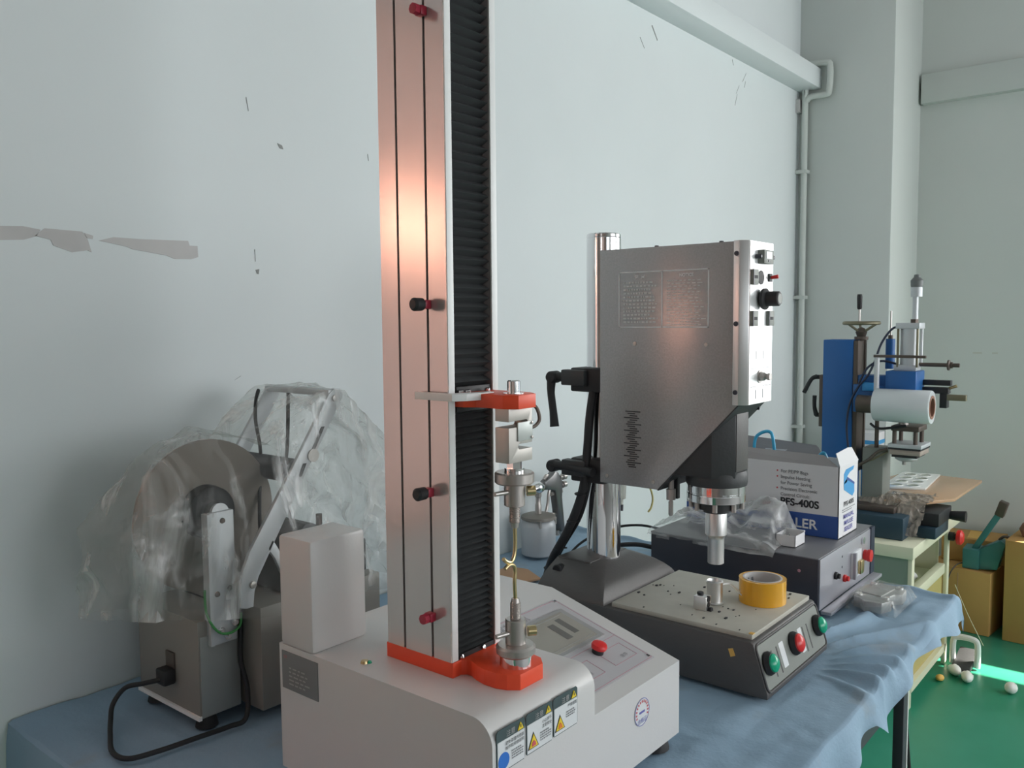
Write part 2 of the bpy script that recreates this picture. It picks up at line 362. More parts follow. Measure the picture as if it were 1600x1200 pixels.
# rain pipe in the corner
pr = thing('drain_pipe', (4.13, 1.55, 0), 'thin white painted pipe running down the corner and round the beam end', 'pipe')
B().tube([(4.125, 1.548, .02), (4.125, 1.548, 2.42), (4.125, 1.545, 2.455), (4.125, 1.52, 2.478), (4.125, 1.45, 2.478), (4.125, 1.435, 2.495), (4.125, 1.432, 2.60), (4.125, 1.455, 2.625), (4.125, 1.58, 2.628)], .0145, 12, smooth=5).build('tube', 'pipe', pr)
B().box(4.10, 4.15, 1.568, 1.585, 2.41, 2.47).build('bracket', 'bare', pr)
for z in (2.13, 1.53, .9): B().box(4.105, 4.15, 1.53, 1.584, z-.008, z+.008).build('pipe_clip', 'pipe', pr)

# ================= TABLE AND CLOTH =================
LEGX = 1.960
tb = thing('work_table', (1.43, 1.0, 0), 'long steel-legged work table under the blue cloth', 'table')
B().box(  .60, 2.275, .475, 1.565, TZ-.035, TZ-.006, .003).build('tabletop', 'grn_grey', tb)
for x, y in ((LEGX, .50), (.75, .50), (LEGX, 1.50), (.75, 1.50)):
    B().box(x-.014, x+.014, y-.011, y+.011, 0, TZ-.035, .002).build('leg', 'navy' if y < 1 else 'navy', tb)
    B().box(x-.022, x+.022, y-.019, y+.019, 0, .01).build('leg_foot', 'rubber', tb)
B().box(.75, 1.79, .49, .51, .60, .64).build('apron_rail', 'navy', tb)
B().box(LEGX+.014, LEGX+.021, .488, .502, .0, TZ-.036).build('leg_edge', 'white2', tb)
def hemz(x):
    T = [(.5, .50), (.9, .62), (1.30, .700), (1.44, .690), (1.50, .705), (1.56, .712), (1.62, .678), (1.68, .695), (1.74, .718), (1.83, .736), (1.96, .736), (2.06, .722), (2.15, .706), (2.30, .700)]
    for (a, za), (c, zc) in zip(T, T[1:]):
        if a <= x <= c: return za+(zc-za)*(x-a)/(c-a)
    return T[0][1] if x < T[0][0] else T[-1][1]
def wrinkle(x, y):
    """height of the cloth above the table"""
    h = 0
    # folds fanning out from under the welder's front right corner to the front edge
    cx, cy = 1.66, .66; dx, dy = x-cx, y-cy; r = math.hypot(dx, dy); a = math.atan2(dy, dx)
    if dy < .02 and r > .05:
        env = max(0, min(1, (r-.09)/.10))*max(0, min(1, (.62-r)/.2))*max(0, min(1, (a+2.2)/.4))*max(0, min(1, (-.02-a)/.2))
        h += env*.016*(.5+.5*math.sin(a*21+2.6*noise.noise(V((x*5, y*5, 0)))))**2
    h += .006*max(0, noise.noise(V((x*5, y*14, 3))))+.005*max(0, noise.noise(V((x*13, y*4, 7))))+.0012*noise.noise(V((x*30, y*30, 1)))
    if x > 1.85: h += .006*(.5+.5*math.sin(y*55+x*9+2.5*noise.noise(V((x*3, y*3, 5)))))**2*min(1, (x-1.85)*4)
    if x > 2.20: h += .010*math.exp(-((x-2.262)/.014)**2)
    if y > 1.50: h += .012*(y-1.50)/.08*(.6+.5*noise.noise(V((x*9, 0, 2))))
    for a_, b_, c_, d_ in ((.74, 1.22, .64, 1.07), (1.42, 1.75, .58, 1.12), (1.92, 2.35, .645, 1.12), (.73, 1.11, 1.22, 1.50), (2.02, 2.21, .54, .66), (1.89, 2.01, 1.44, 1.56)):
        q = max(a_-x, x-b_, c_-y, y-d_)
        if q < .02: h *= max(0, q/.02)
    return h
b = B(); NX, NV = 520, 320; grid = []
for i in range(NX+1):
    x = .56+(2.286-.56)*i/NX; row = []
    hz = hemz(x); drop = (TZ-hz)*(1+.25*noise.noise(V((x*12, 0, 0))))
    for j in range(NV+1):
        t = j/NV
        if t < .78:
            y = WY-.006-(WY-.006-.462)*(t/.78); z = TZ-.004+wrinkle(x, y); row.append(V((x, y, z)))
        else:
            s = (t-.78)/.22; bul = .010*math.sin(x*34+3*noise.noise(V((x*2, 1, 1))))*s
            ang = min(1, s*3.0)*PI/2
            y = .462-.012*math.sin(ang)-.012*s+bul; z = TZ-.004-.012*(1-math.cos(ang))-max(0, s-.12)*drop/.88+wrinkle(x, .462)*(1-s)
            row.append(V((x+.004*math.sin(s*7+x*20)*s, y, z)))
    grid.append(row)
# left and right ends droop
vs = [[b.bm.verts.new(p) for p in row] for row in grid]
for i in range(NX):
    for j in range(NV): b.bm.faces.new((vs[i][j], vs[i][j+1], vs[i+1][j+1], vs[i+1][j]))
def endflap(col, dirx, depth):
    prev = col
    for k in range(1, 7):
        s = k/6; cur = []
        for j, v in enumerate(col):
            c = grid[0 if dirx < 0 else -1][j]; dd = depth*(.8+.35*noise.noise(V((c.y*6, dirx, 0))))
            cur.append(b.bm.verts.new(V((c.x+dirx*((.012 if dirx < 0 else .006)*math.sin(min(1, s*2)*PI/2)+.008*s*math.sin(c.y*40)), c.y, c.z-dd*s*s if k > 1 else c.z-.004))))
        for j in range(NV):
            f = (prev[j], cur[j], cur[j+1], prev[j+1]); b.bm.faces.new(f if dirx < 0 else f)
        prev = cur
endflap(vs[0], -1, .45); endflap(vs[-1], 1, .040)
bmesh.ops.recalc_face_normals(b.bm, faces=b.bm.faces)
cl = b.build('tablecloth', 'cloth'); tag(cl, 'creased light blue cloth spread over the long work table', 'tablecloth')
for f in cl.data.polygons: f.use_smooth = True
# grubby marks on the cloth's front part
def stain_mat():
    m = M['cloth']; nt = m.node_tree; b = nt.nodes['Principled BSDF']; src = b.inputs['Base Color'].links[0].from_socket
    tc = nt.nodes.new('ShaderNodeTexCoord'); n = nt.nodes.new('ShaderNodeTexNoise'); n.inputs['Scale'].default_value = 7; n.inputs['Detail'].default_value = 6
    nt.links.new(tc.outputs['Object'], n.inputs['Vector']); r = nt.nodes.new('ShaderNodeValToRGB')
    r.color_ramp.elements[0].position = .60; r.color_ramp.elements[1].position = .74; r.color_ramp.elements[1].color = (.5, .5, .5, 1)
    mx = nt.nodes.new('ShaderNodeMixRGB'); mx.inputs[2].default_value = (.30, .28, .25, 1)
    nt.links.new(n.outputs['Fac'], r.inputs['Fac']); nt.links.new(r.outputs['Color'], mx.inputs[0]); nt.links.new(src, mx.inputs[1]); nt.links.new(mx.outputs[0], b.inputs['Base Color'])
stain_mat()
# ================= TENSILE TESTER =================
T = thing('tensile_tester', (.98, .86, .745), 'white tensile testing machine with tall pink-lit aluminium column and orange base plate', 'testing machine')
X0, X1, XS, Y0, Y1, ZB, ZT = .747, 1.211, .966, .645, 1.065, .760, .951
R = .032; arc = [(Y0+R-R*math.sin(a), ZT-R+R*math.cos(a)) for a in [PI/2*k/8 for k in range(9)]]
prof = [(Y1, ZB), (Y1, ZT)] + arc + [(Y0, ZB)]
def shell(bm):
    def vx(x, p): return bm.verts.new(V((x, p[0], p[1])))
    zs = .880; LP = [(Y1, ZB), (Y1, ZT), (.900, ZT)] + arc + [(Y0, zs)]; n = len(LP)
    A0 = [vx(X0, p) for p in LP]; A1 = [vx(XS, p) for p in LP]
    for i in range(n-1): bm.faces.new((A0[i], A1[i], A1[i+1], A0[i+1]))
    c0 = vx(X0, (Y0, ZB)); c1 = vx(XS, (Y0, ZB)); d1 = vx(X1, (Y0, ZB)); d2 = vx(X1, (Y0, zs))
    bm.faces.new((A0[-1], A1[-1], c1, c0)); bm.faces.new((A1[-1], d2, d1, c1)); bm.faces.new(A0+[c0])
    r0 = vx(X1, (Y1, ZB)); r1 = vx(X1, (Y1, ZT)); r2 = vx(X1, (.900, ZT))
    bm.faces.new((A1[0], r0, r1, A1[1])); bm.faces.new((A1[1], r1, r2, A1[2])); bm.faces.new((A1[2], r2, d2, A1[-1]))
    bm.faces.new(A1[2:][::-1]); bm.faces.new((r0, d1, d2, r2, r1)); bm.faces.new((A0[0], c0, c1, d1, r0, A1[0]))
    bmesh.ops.recalc_face_normals(bm, faces=bm.faces)
b = B(); shell(b.bm); body = b.build('housing', 'white', T)
B().box(.747, .850, .985, 1.062, ZT-.001, 1.117, .006).build('rear_box', 'white', T)
B().lathe((.775, .905, ZT), (0, 0, 1), [(0, .006), (.0035, .005), (.004, 0)], 14).build('screw', 'brass', T)
B().lathe((.779, .9, ZT), (0, 0, 1), [(0, .004), (.0025, .003), (.003, 0)], 12).build('screw', 'greenb', T)
for x, y in ((.80, .69), (1.172, .668), (.80, 1.02), (1.165, 1.02)):
    B().lathe((x, y, .744), (0, 0, 1), [(0, .024), (.010, .022), (.017, .019)], 20).build('foot', 'rubber', T)
# nameplate on the left face
npl = B().box(X0-.0012, X0, .974, 1.058, .885, .942).build('nameplate', 'nameplate', T, label='grey metal nameplate')
b = B(); bars(b, (X0-.0016, 1.040, .918), XM, ZU, .055, .0022, .006, 5, dash=.009); b.build('printed_text', 'paleink', npl)
text('GT', .006, (X0-.0016, 1.052, .932), XM, ZU, 'redink', npl)
# front warning labels
def plab(name, x0, z0, z1, kind):
    y = Y0-.0004; w_ = .0545
    p = B(); p.prism([(x0+.002, z0), (x0+w_-.002, z0), (x0+w_, z0+.002), (x0+w_, z1-.003), (x0+w_-.003, z1), (x0+.003, z1), (x0, z1-.003), (x0, z0+.002)], 'y', y-.0006, y+.0003)
    o = p.build(name, 'slate', T, label=kind[0])
    q = B(); q.box(x0+.0014, x0+w_-.0014, y-.0012, y-.0005, z0+.0014, z1-.0145); q.build('white_field', 'sticker', o)
    text('注意', .0088, (x0+.0175, y-.0008, z1-.0118), YM, ZU, 'paleink', o)
    h = .0095; cx = x0+w_-.009; zz = z1-.0128
    B().prism([(cx-.0058, zz), (cx+.0058, zz), (cx, zz+h)], 'y', y-.0016, y-.0007).build('warning_triangle', 'yellowink', o)
    B().box(cx-.0006, cx+.0006, y-.002, y-.0015, zz+.003, zz+.0065).build('triangle_mark', 'blackink', o)
    yy = y-.0018
    if kind[1] == 'blue':
        B().lathe((x0+.0125, y-.0010, z0+.014), (0, -1, 0), [(0, .0105), (.0006, .0105)], 28).build('mandatory_disc', 'ltblue' if 0 else 'blueink2', o)
    else:
        tz = z0+.006
        B().prism([(x0+.002, tz), (x0+.0245, tz), (x0+.0133, tz+.021)], 'y', y-.0016, y-.0010).build('hazard_triangle', 'blackink', o)
        B().prism([(x0+.0042, tz+.0013), (x0+.0223, tz+.0013), (x0+.0133, tz+.0182)], 'y', y-.0021, y-.0015).build('hazard_field', 'yellowink', o)
        B().prism([(x0+.009, tz+.003), (x0+.0178, tz+.003), (x0+.0165, tz+.0075), (x0+.0133, tz+.0105), (x0+.010, tz+.0075)], 'y', y-.0026, y-.0020).build('hazard_mark', 'orangeink' if kind[2] else 'redink', o)
    for k, s in enumerate(kind[3]): text(s, .0052, (x0+w_-.003, y-.0014, z1-.0215-.0062*k), YM, ZU, 'blackink', o, align='RIGHT')
    b = B(); bars(b, (x0+w_-.027, y-.0014, z1-.0215-.0062*len(kind[3])), YM, ZU, .022, .0016, .0032, 4 if len(kind[3]) > 1 else 3, dash=.003, var=.2); b.build('fine_print', 'greyink', o)
M['blueink2'] = mat('safety_blue', (.03, .17, .60), .4)
plab('warning_label', .7535, .884, .938, ('warning label with a blue disc', 'blue', 0, ['避免碰撞传感器', '操作前阅读说明']))
plab('warning_label', .811, .885, .938, ('warning label with black rimmed triangle, middle one', 'tri', 0, ['小心夹手', '注意安全']))
plab('warning_label', .868, .886, .938, ('warning label with orange mark in triangle', 'tri', 1, ['严禁超载']))
# round inspection seal
s = B().lathe((1.093, Y0-.0002, .838), (0, -1, 0), [(0, .0215), (.0006, .0215)], 36).build('round_seal', 'sticker', T, label='round white seal with red and blue print')
B().ring((1.093, Y0-.0009, .838), (0, -1, 0), .0212, .0203, .0003).build('seal_rim', 'blueink', s)
for k in range(13):
    a = PI*1.12-(PI*1.24)*k/12; c = V((1.093+.0165*math.cos(a), Y0-.0009, .838+.0165*math.sin(a)))
    r_ = V((math.sin(a), 0, -math.cos(a))); u_ = V((math.cos(a), 0, math.sin(a))); q = B(); n = V((0, -.0004, 0))
    q.quad(c-r_*.0013-u_*.002+n, c+r_*.0013-u_*.002+n, c+r_*.0013+u_*.002+n, c-r_*.0013+u_*.002+n).build('seal_letter', 'redink', s, smooth=False)
B().box(1.0855, 1.1005, Y0-.0014, Y0-.0008, .8365, .8395).build('seal_bar', 'blueink', s)
text('合格证', .0088, (1.093, Y0-.0009, .822), YM, ZU, 'blueink', s, align='CENTER')
# sloping control panel
A = V((0, .900, ZT)); Bq = V((0, .645, .881)); dn = (Bq-A).normalized(); nrm = V((1, 0, 0)).cross(-dn)
def sp(x, t, h=0): return V((x, 0, 0))+A+dn*t+nrm*h
def slab(name, x0, x1, t0, t1, h, m, parent, h0=0, label=None):
    b = B(); v = [b.bm.verts.new(sp(x, t, hh)) for hh in (h0, h) for x, t in ((x0, t0), (x1, t0), (x1, t1), (x0, t1))]
    for f in ((0, 1, 2, 3), (4, 5, 6, 7), (0, 1, 5, 4), (1, 2, 6, 5), (2, 3, 7, 6), (3, 0, 4, 7)): b.bm.faces.new([v[i] for i in f])
    bmesh.ops.recalc_face_normals(b.bm, faces=b.bm.faces); return b.build(name, m, parent, smooth=False, label=label)
cp = slab('control_panel', .972, 1.178, .030, .236, .0012, 'memb', T, label='lilac control panel with screen')
for k, (a0, a1, t0, t1) in enumerate([(.975, 1.175, .033, .0337), (.975, 1.175, .2325, .2332), (.975, .9757, .033, .233), (1.1743, 1.175, .033, .233),
    (1.098, 1.160, .178, .1786), (1.098, 1.160, .2135, .2141), (1.098, 1.0986, .178, .214), (1.1594, 1.16, .178, .214),
    (1.006, 1.068, .178, .1786), (1.006, 1.068, .2135, .2141), (1.006, 1.0066, .178, .214), (1.0674, 1.068, .178, .214), (.975, 1.175, .160, .1606)]):
    slab('printed_line', a0, a1, t0, t1, .0016, 'pinkink', cp, .0010)
text('拉力试验机', .0155, sp(1.005, .052, .0014), (1, 0, 0), -dn, 'greyink', cp)
text('急停', .0085, sp(1.128, .207, .0014), (1, 0, 0), -dn, 'greyink', cp)
text('电源', .0085, sp(1.030, .207, .0014), (1, 0, 0), -dn, 'greyink', cp)
slab('screen_bezel', .990, 1.157, .060, .152, .0040, 'memgrey', T, label='grey screen bezel')
sc = slab('screen', 1.002, 1.145, .067, .145, .0048, 'lcd', T, label='unlit screen')
slab('screen_frame_line', 1.010, 1.137, .072, .0728, .0053, 'memgrey', sc, .0047); slab('screen_frame_line', 1.010, 1.137, .139, .1398, .0053, 'memgrey', sc, .0047)
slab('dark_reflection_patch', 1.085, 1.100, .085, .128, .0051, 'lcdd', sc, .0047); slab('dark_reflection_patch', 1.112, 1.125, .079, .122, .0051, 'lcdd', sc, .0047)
for x, t in ((.980, .036), (1.171, .036), (1.171, .228), (.980, .228)):
    B().lathe(sp(x, t, .0012), nrm, [(0, .0035), (.0012, .0032), (.0016, 0)], 14).build('panel_screw', 'chrome', T)
es = B().lathe(sp(1.103, .175, .001), nrm, [(0, .0095), (.008, .0095), (.009, .0075)], 22).build('emergency_stop', 'black', T, label='red mushroom stop button')
B().lathe(sp(1.103, .175, .009), nrm, [(0, .0085), (.001, .0125), (.005, .013), (.008, .0115), (.0095, .006), (.0098, 0)], 28).build('button_head', 'red', es)
B().lathe((1.211, .72, .79), (1, 0, 0), [(0, .010), (.010, .010), (.011, .007), (.022, .007)], 20).build('side_connector', 'steel', T)
# orange base plate (with neck and tip)
out = [(.812, .899), (.812, .778), (.8125, .770)]
out += [(.829, .770), (.834, .764), (.834, .756), (.828, .742), (.824, .725), (.824, .705), (.829, .690), (.840, .676)]
out += [(.888, .676), (.902, .690), (.905, .705), (.905, .725), (.901, .742), (.896, .756), (.896, .764), (.901, .770), (.916, .770), (.916, .899)]
B().prism(out, 'z', ZT, .972, .0006).build('base_plate', 'orange', T, label='orange shaped base plate')
# column: extrusion with slots, white edge strips, bellows
CX0, CX1, CY0, CY1 = .812, .911, .771, .896; ZC = 2.12
g = .0042
pl = [(CX0, CY0), (CX0, .8045), (CX0+.006, .8045), (CX0+.006, .8045+g), (CX0, .8045+g), (CX0, .8590), (CX0+.006, .8590), (CX0+.006, .8590+g), (CX0, .8590+g), (CX0, CY1),
      (CX1, CY1), (CX1, .8590+g), (CX1-.006, .8590+g), (CX1-.006, .8590), (CX1, .8590), (CX1, .8045+g), (CX1-.006, .8045+g), (CX1-.006, .8045), (CX1, .8045), (CX1, CY0),
      (CX1-.011, CY0), (CX1-.011, .790), (CX0+.011, .790), (CX0+.011, CY0)]
col = B(); col.prism(pl, 'z', .972, ZC); col = col.build('column', 'alu_col', T, smooth=False, label='tall aluminium column')
for y in (.8045, .8590):
    B().box(CX0+.004, CX0+.0062, y, y+g, .973, ZC-.002).build('slot_strip', 'black', col)
B().box(CX0-.0005, CX0+.0112, CY0-.0016, CY0+.001, .973, ZC, .0006).build('edge_strip', 'white2', col)
B().box(CX1-.0112, CX1+.0005, CY0-.0016, CY0+.001, .973, ZC, .0006).build('edge_strip', 'white2', col)
B().box(CX0-.004, CX1+.004, CY0-.004, CY1+.004, ZC, ZC+.015, .002).build('column_cap', 'orange', T)
def bellows(z0, z1, pitch):
    b = B(); n = max(3, round((z1-z0)/pitch)); P = (z1-z0)/n
    rows = []
    for k in range(2*n+1):
        z = z0+P*k/2; y = CY0+.0025 if k % 2 else CY0+.0150
        rows.append([b.bm.verts.new(V((x, y+(.0035 if e else 0), z))) for x, e in ((CX0+.0112, 0), (CX0+.016, 0), (CX1-.016, 0), (CX1-.0112, 0))])
    for a, c in zip(rows, rows[1:]):
        for i in range(3): b.bm.faces.new((a[i], a[i+1], c[i+1], c[i]))
    return b.build('bellows', 'bellow', T, smooth=False)
bellows(.974, 1.312, .0092); bellows(1.342, ZC, .0125)
B().box(CX0+.0112, CX1-.0112, CY0, CY0+.016, .9725, .979).build('bellows_clamp', 'black', T)
for x in (.829, .874): B().lathe((x, CY0-.001, .976), (0, -1, .3), [(0, .003), (.003, .0028), (.0035, 0)], 12).build('clamp_screw', 'chrome', T)
# limit stops in the slot
def stop(z, kind):
    p = B(); p.box(CX0-.011, CX0, .799, .812, z-.006, z+.006, .0015); o = p.build('limit_stop', 'dkred', T)
    if kind == 'k': B().lathe((CX0-.010, .8055, z), (-1, 0, 0), [(0, .0055), (.003, .0085), (.016, .0088), (.019, .006), (.019, 0)], 20).build('knob', 'black', o)
    else: B().lathe((CX0-.010, .8055, z), (-1, 0, 0), [(0, .0035), (.002, .007), (.010, .007), (.011, 0)], 8).build('knob', 'dkred', o)
stop(1.452, 'k'); stop(1.201, 'k'); stop(1.030, 'r'); stop(1.828, 'r')
# crosshead arm
zA0, zA1 = 1.3165, 1.3345
arm = B().prism([(.826, .779), (.826, .758), (.836, .744), (.838, .700), (.848, .682), (.884, .682), (.896, .700), (.898, .744), (.900, .758), (.900, .779)], 'z', zA0, zA1, .0006).build('crosshead_arm', 'orange', T, label='orange crosshead arm')
B().prism([(.7985, .820), (.7985, .752), (.815, .7415), (.838, .735), (.862, .735), (.862, .747), (.825, .756), (.8075, .768), (.8075, .820)], 'z', zA1-.008, zA1+.0015, .0004).build('trip_plate', 'white2', T, label='white trip plate beside the column')
for x, y in ((.833, .768), (.842, .764), (.882, .764)): B().lathe((x, y, zA1), (0, 0, 1), [(0, .0042), (.0035, .0042), (.0045, .002), (.0045, 0)], 12).build('cap_screw', 'chrome', arm)
B().box(.829, .897, .772, .785, zA0-.008, zA1+.008, .001).build('carriage', 'black', T)
FXc, FY = .864, .703
B().lathe((FXc, FY, zA1), (0, 0, 1), [(0, .014), (.0012, .014), (.0012, .0085), (.0165, .0085), (.018, .007), (.018, 0)], 24).build('cell_bolt', 'chrome', T)
# S-shaped load cell, profile in x-z
zl0, zl1 = 1.246, 1.3165; xl0, xl1 = .8395, .888
def rnd(cx, cz, r, a0, a1, n=8): return [(cx+r*math.cos(a0+(a1-a0)*k/n), cz+r*math.sin(a0+(a1-a0)*k/n)) for k in range(n+1)]
S = [(xl0, zl0), (xl1, zl0), (xl1, zl0+.0165)] + [(x, z) for x, z in rnd(.862, zl0+.0200, .0035, -PI/2, -3*PI/2)] + [(xl1, zl0+.0235), (xl1, zl1), (xl0, zl1), (xl0, zl1-.0165)] + rnd(.875, zl1-.0200, .0042, PI/2, -PI/2) + [(xl0, zl1-.0245)]
lc = B().prism(S, 'y', FY-.0115, FY+.0115, .0005).build('load_cell', 'cellalu', T, smooth=True, label='S-shaped aluminium load cell')
B().box(.856, .8865, FY-.0135, FY-.0115, 1.2735, 1.298, .0004).build('cover_plate', 'cellplate', lc)
for z in (1.2765, 1.2955): B().lathe((.8845, FY-.0135, z), (0, -1, 0), [(0, .0021), (.0015, .0019), (.0018, 0)], 10).build('cover_screw', 'steel', lc)
B().lathe((.888, FY, 1.286), (1, 0, 0), [(0, .0045), (.004, .0045), (.004, .0032), (.012, .0030)], 14).build('cable_gland', 'steel', lc)
B().tube([(.898, FY, 1.286), (.910, FY, 1.288), (.919, FY, 1.296), (.918, FY+.004, 1.311), (.908, FY+.01, 1.319), (.898, FY+.012, 1.322)], .0025, 8, smooth=5).build('cell_cable', 'iron', T)
# upper grip
def hexn(b, c, r, h): return b.cyl(c, (c[0], c[1], c[2]+h), r, seg=6)
hexn(B(), (FXc, FY, 1.2365), .0105, .0095).build('hex_nut', 'chrome', T)
B().cyl((FXc, FY, 1.232), (FXc, FY, 1.237), .013, seg=24).build('washer', 'chrome', T)
B().lathe((FXc, FY, 1.2165), (0, 0, 1), [(0, .024), (.002, .0262), (.0135, .0262), (.0155, .024), (.0155, 0)], 40).build('knurled_disc', 'steel', T, label='upper knurled disc')
def grip(z0, z1, zp, zt0, zt1, up):
    o = B().lathe((FXc, FY, z0), (0, 0, 1), [(0, .0128), (.0008, .0138), (z1-z0-.0008, .0138), (z1-z0, .0128), (z1-z0, 0)], 30).build('grip_body', 'steel', T)
    B().cyl((FXc-.033, FY+.006, zp), (FXc+.012, FY-.004, zp), .0032, seg=12).build('grip_pin', 'steel', o)
    B().lathe((FXc+.010, FY-.0125, zp), (.8, -.6, 0), [(0, .0068), (.011, .0068), (.012, .005), (.012, 0)], 20).build('pin_head', 'brass', o)
    p = []; n = 12
    for k in range(n): p += [(k*(zt1-zt0)/n, .0064), ((k+.5)*(zt1-zt0)/n, .0074)]
    B().lathe((FXc, FY, zt0), (0, 0, 1), [(0, 0)]+p+[(zt1-zt0, .0064), (zt1-zt0, 0)], 18).build('threaded_stud', 'steel', T)
    return o
grip(1.1865, 1.2165, 1.206, 1.164, 1.187, 0)
B().cyl((FXc, FY, 1.157), (FXc, FY, 1.165), .005, .0062, seg=12).build('stud_tip', 'steel', T)
B().tube([(FXc, FY, 1.160), (FXc+.0005, FY, 1.135), (FXc-.001, FY, 1.122), (FXc-.006, FY, 1.1135), (FXc-.013, FY, 1.113), (FXc-.020, FY, 1.1165), (FXc-.024, FY, 1.120)], .0026, 10, smooth=5).build('upper_hook', 'brass', T)
# lower grip
B().lathe((FXc, FY, .972), (0, 0, 1), [(0, .0215), (.0145, .0215), (.0145, 0)], 36).build('base_collar', 'chrome', T)
B().lathe((FXc, FY, .986), (0, 0, 1), [(0, .0225), (.003, .0262), (.011, .0265), (.014, .0235), (.0148, .014), (.0148, 0)], 40).build('knurled_disc', 'steel', T, label='lower knurled disc')
g2 = grip(1.0005, 1.034, 1.017, 1.034, 1.056, 1)
B().cyl((FXc, FY, 1.055), (FXc, FY, 1.062), .0062, .005, seg=12).build('stud_tip', 'steel', T)
B().tube([(FXc, FY, 1.060), (FXc-.0015, FY, 1.085), (FXc, FY, 1.098), (FXc-.002, FY, 1.1055), (FXc-.009, FY, 1.1095), (FXc-.016, FY, 1.1085), (FXc-.021, FY, 1.106)], .0026, 10, smooth=5).build('lower_hook', 'brass', T)
# ================= ULTRASONIC WELDER =================
W = thing('ultrasonic_welder', (1.587, .85, .745), 'grey bench ultrasonic welder with chrome column, white control face and green and red push buttons', 'welder')
wx0, wx1 = 1.434, 1.740; CXc, CYc = 1.587, 1.035
bp_ = [(.588, .748), (.588, .758), (.616, .8445), (.622, .8475), (1.105, .8475), (1.105, .748), (.90, .748), (.90, .768), (.80, .768), (.80, .748)]
base = B().prism(bp_, 'x', wx0, wx1, .003).build('base', 'basegrey', W)
for x in (1.46, 1.715):
    for y in (.62, 1.08): B().cyl((x, y, .7445), (x, y, .750), .018, .018, 16).build('foot', 'rubber', W)
# sloping button panel
pA = V((0, .588, .760)); pB = V((0, .616, .8445)); pu = (pB-pA).normalized(); pn = V((1, 0, 0)).cross(pu)
def wp(x, t, h=0): return V((x, 0, 0))+pA+pu*t+pn*h
def wslab(name, pts, h0, h1, m, parent, bev=0, label=None):
    b = B(); n = len(pts); A_ = [b.bm.verts.new(wp(x, t, h0)) for x, t in pts]; C_ = [b.bm.verts.new(wp(x, t, h1)) for x, t in pts]
    b.bm.faces.new(A_); b.bm.faces.new(C_[::-1])
    for i in range(n): b.bm.faces.new((A_[i], C_[i], C_[(i+1) % n], A_[(i+1) % n]))
    bmesh.ops.recalc_face_normals(b.bm, faces=b.bm.faces); return b.build(name, m, parent, label=label)
def rr(x0, x1, t0, t1, r, n=5):
    o = []
    for cx, ct, a in ((x1-r, t1-r, 0), (x0+r, t1-r, PI/2), (x0+r, t0+r, PI), (x1-r, t0+r, 3*PI/2)):
        o += [(cx+r*math.cos(a+PI/2*k/n), ct+r*math.sin(a+PI/2*k/n)) for k in range(n+1)]
    return o
# raised rim round the panel
rim = B(); o1 = [wp(x, t, .001) for x, t in rr(wx0+.004, wx1-.004, .000, .086, .010)]
rim.tube(o1, .0022, 8, closed=True).build('panel_rim', 'basegrey', W)
pan = wslab('button_panel', rr(wx0+.007, wx1-.007, .003, .083, .008), -.002, .0012, 'panelgrey', W, label='grey green button panel')
B().box(1.46, 1.714, .600, .604, .8, .803).build('hidden_fillet', 'basegrey', pan) if 0 else None
for x in (1.488, 1.512, 1.642, 1.664): wslab('slot_strip', [(x, .014), (x+.004, .014), (x+.004, .062), (x, .062)], .0010, .0018, 'basegrey', pan)
wslab('label_plate', rr(1.525, 1.545, .018, .064, .002), .0010, .0016, 'sticker', pan)
wslab('label_plate', rr(1.618, 1.636, .018, .064, .002), .0010, .0016, 'sticker', pan)
for x, m, rr_, nm in ((1.464, 'greenb', .0175, 'green push button nearest the tensile tester'), (1.588, 'red', .0185, 'red stop push button'), (1.711, 'greenb', .0175, 'green push button nearest the generator box')):
    c = wp(x, .046, .001)
    o = B().lathe(c, pn, [(0, rr_+.003), (.004, rr_+.004), (.010, rr_+.001), (.012, rr_), (.012, 0)], 32).build('push_button', 'black', W, label=nm)
    B().lathe(wp(x, .046, .012), pn, [(0, rr_-.001), (.004, rr_-.0015), (.008, rr_-.006), (.0105, rr_-.012), (.011, 0)], 32).build('button_cap', m, o)
# top plate
B().box(1.447, 1.732, .624, .925, .8470, .8565, .0012).build('work_plate', 'plate', W, label='worn beige work plate')
B().prism([(.598, .792), (.606, .800), (.604, .812), (.596, .806)], 'x', 1.4335, 1.4345).build('tape_scrap', 'tapeside', W) if 0 else None
B().prism([(.655, .829), (.664, .826), (.659, .812), (.650, .816)], 'x', wx0-.0008, wx0+.001).build('tape_scrap', 'tapeside', W)
B().box(1.450, 1.459, .6235, .632, .8565, .8578).build('tape_scrap', 'tapeside', W)
# pedestal behind the plate, concave front
b = B(); prof = [(.8475, .937, 1.437, 1.737), (.857, .942, 1.440, 1.734), (.870, .951, 1.452, 1.722), (.883, .963, 1.470, 1.704), (.893, .974, 1.490, 1.684), (.901, .986, 1.507, 1.667), (.9055, .995, 1.518, 1.656)]
rows = []
for z, y0, xa, xb in prof:
    k = (z-.8475)/.058; ch = .018*k
    rows.append([b.bm.verts.new(V(p)) for p in ((xa, y0+ch, z), (xa+ch, y0, z), (xb-ch, y0, z), (xb, y0+ch, z), (xb, 1.11, z), (xa, 1.11, z))])
for a, c in zip(rows, rows[1:]):
    for i in range(6): b.bm.faces.new((a[i], a[(i+1) % 6], c[(i+1) % 6], c[i]))
b.bm.faces.new(rows[-1]); b.bm.faces.new(rows[0][::-1]); bmesh.ops.recalc_face_normals(b.bm, faces=b.bm.faces)
ped = b.build('column_socket', 'basegrey', W)
B().box(1.512, 1.662, 1.02, 1.108, .84, .9075, .004).build('socket_block', 'basegrey', ped)
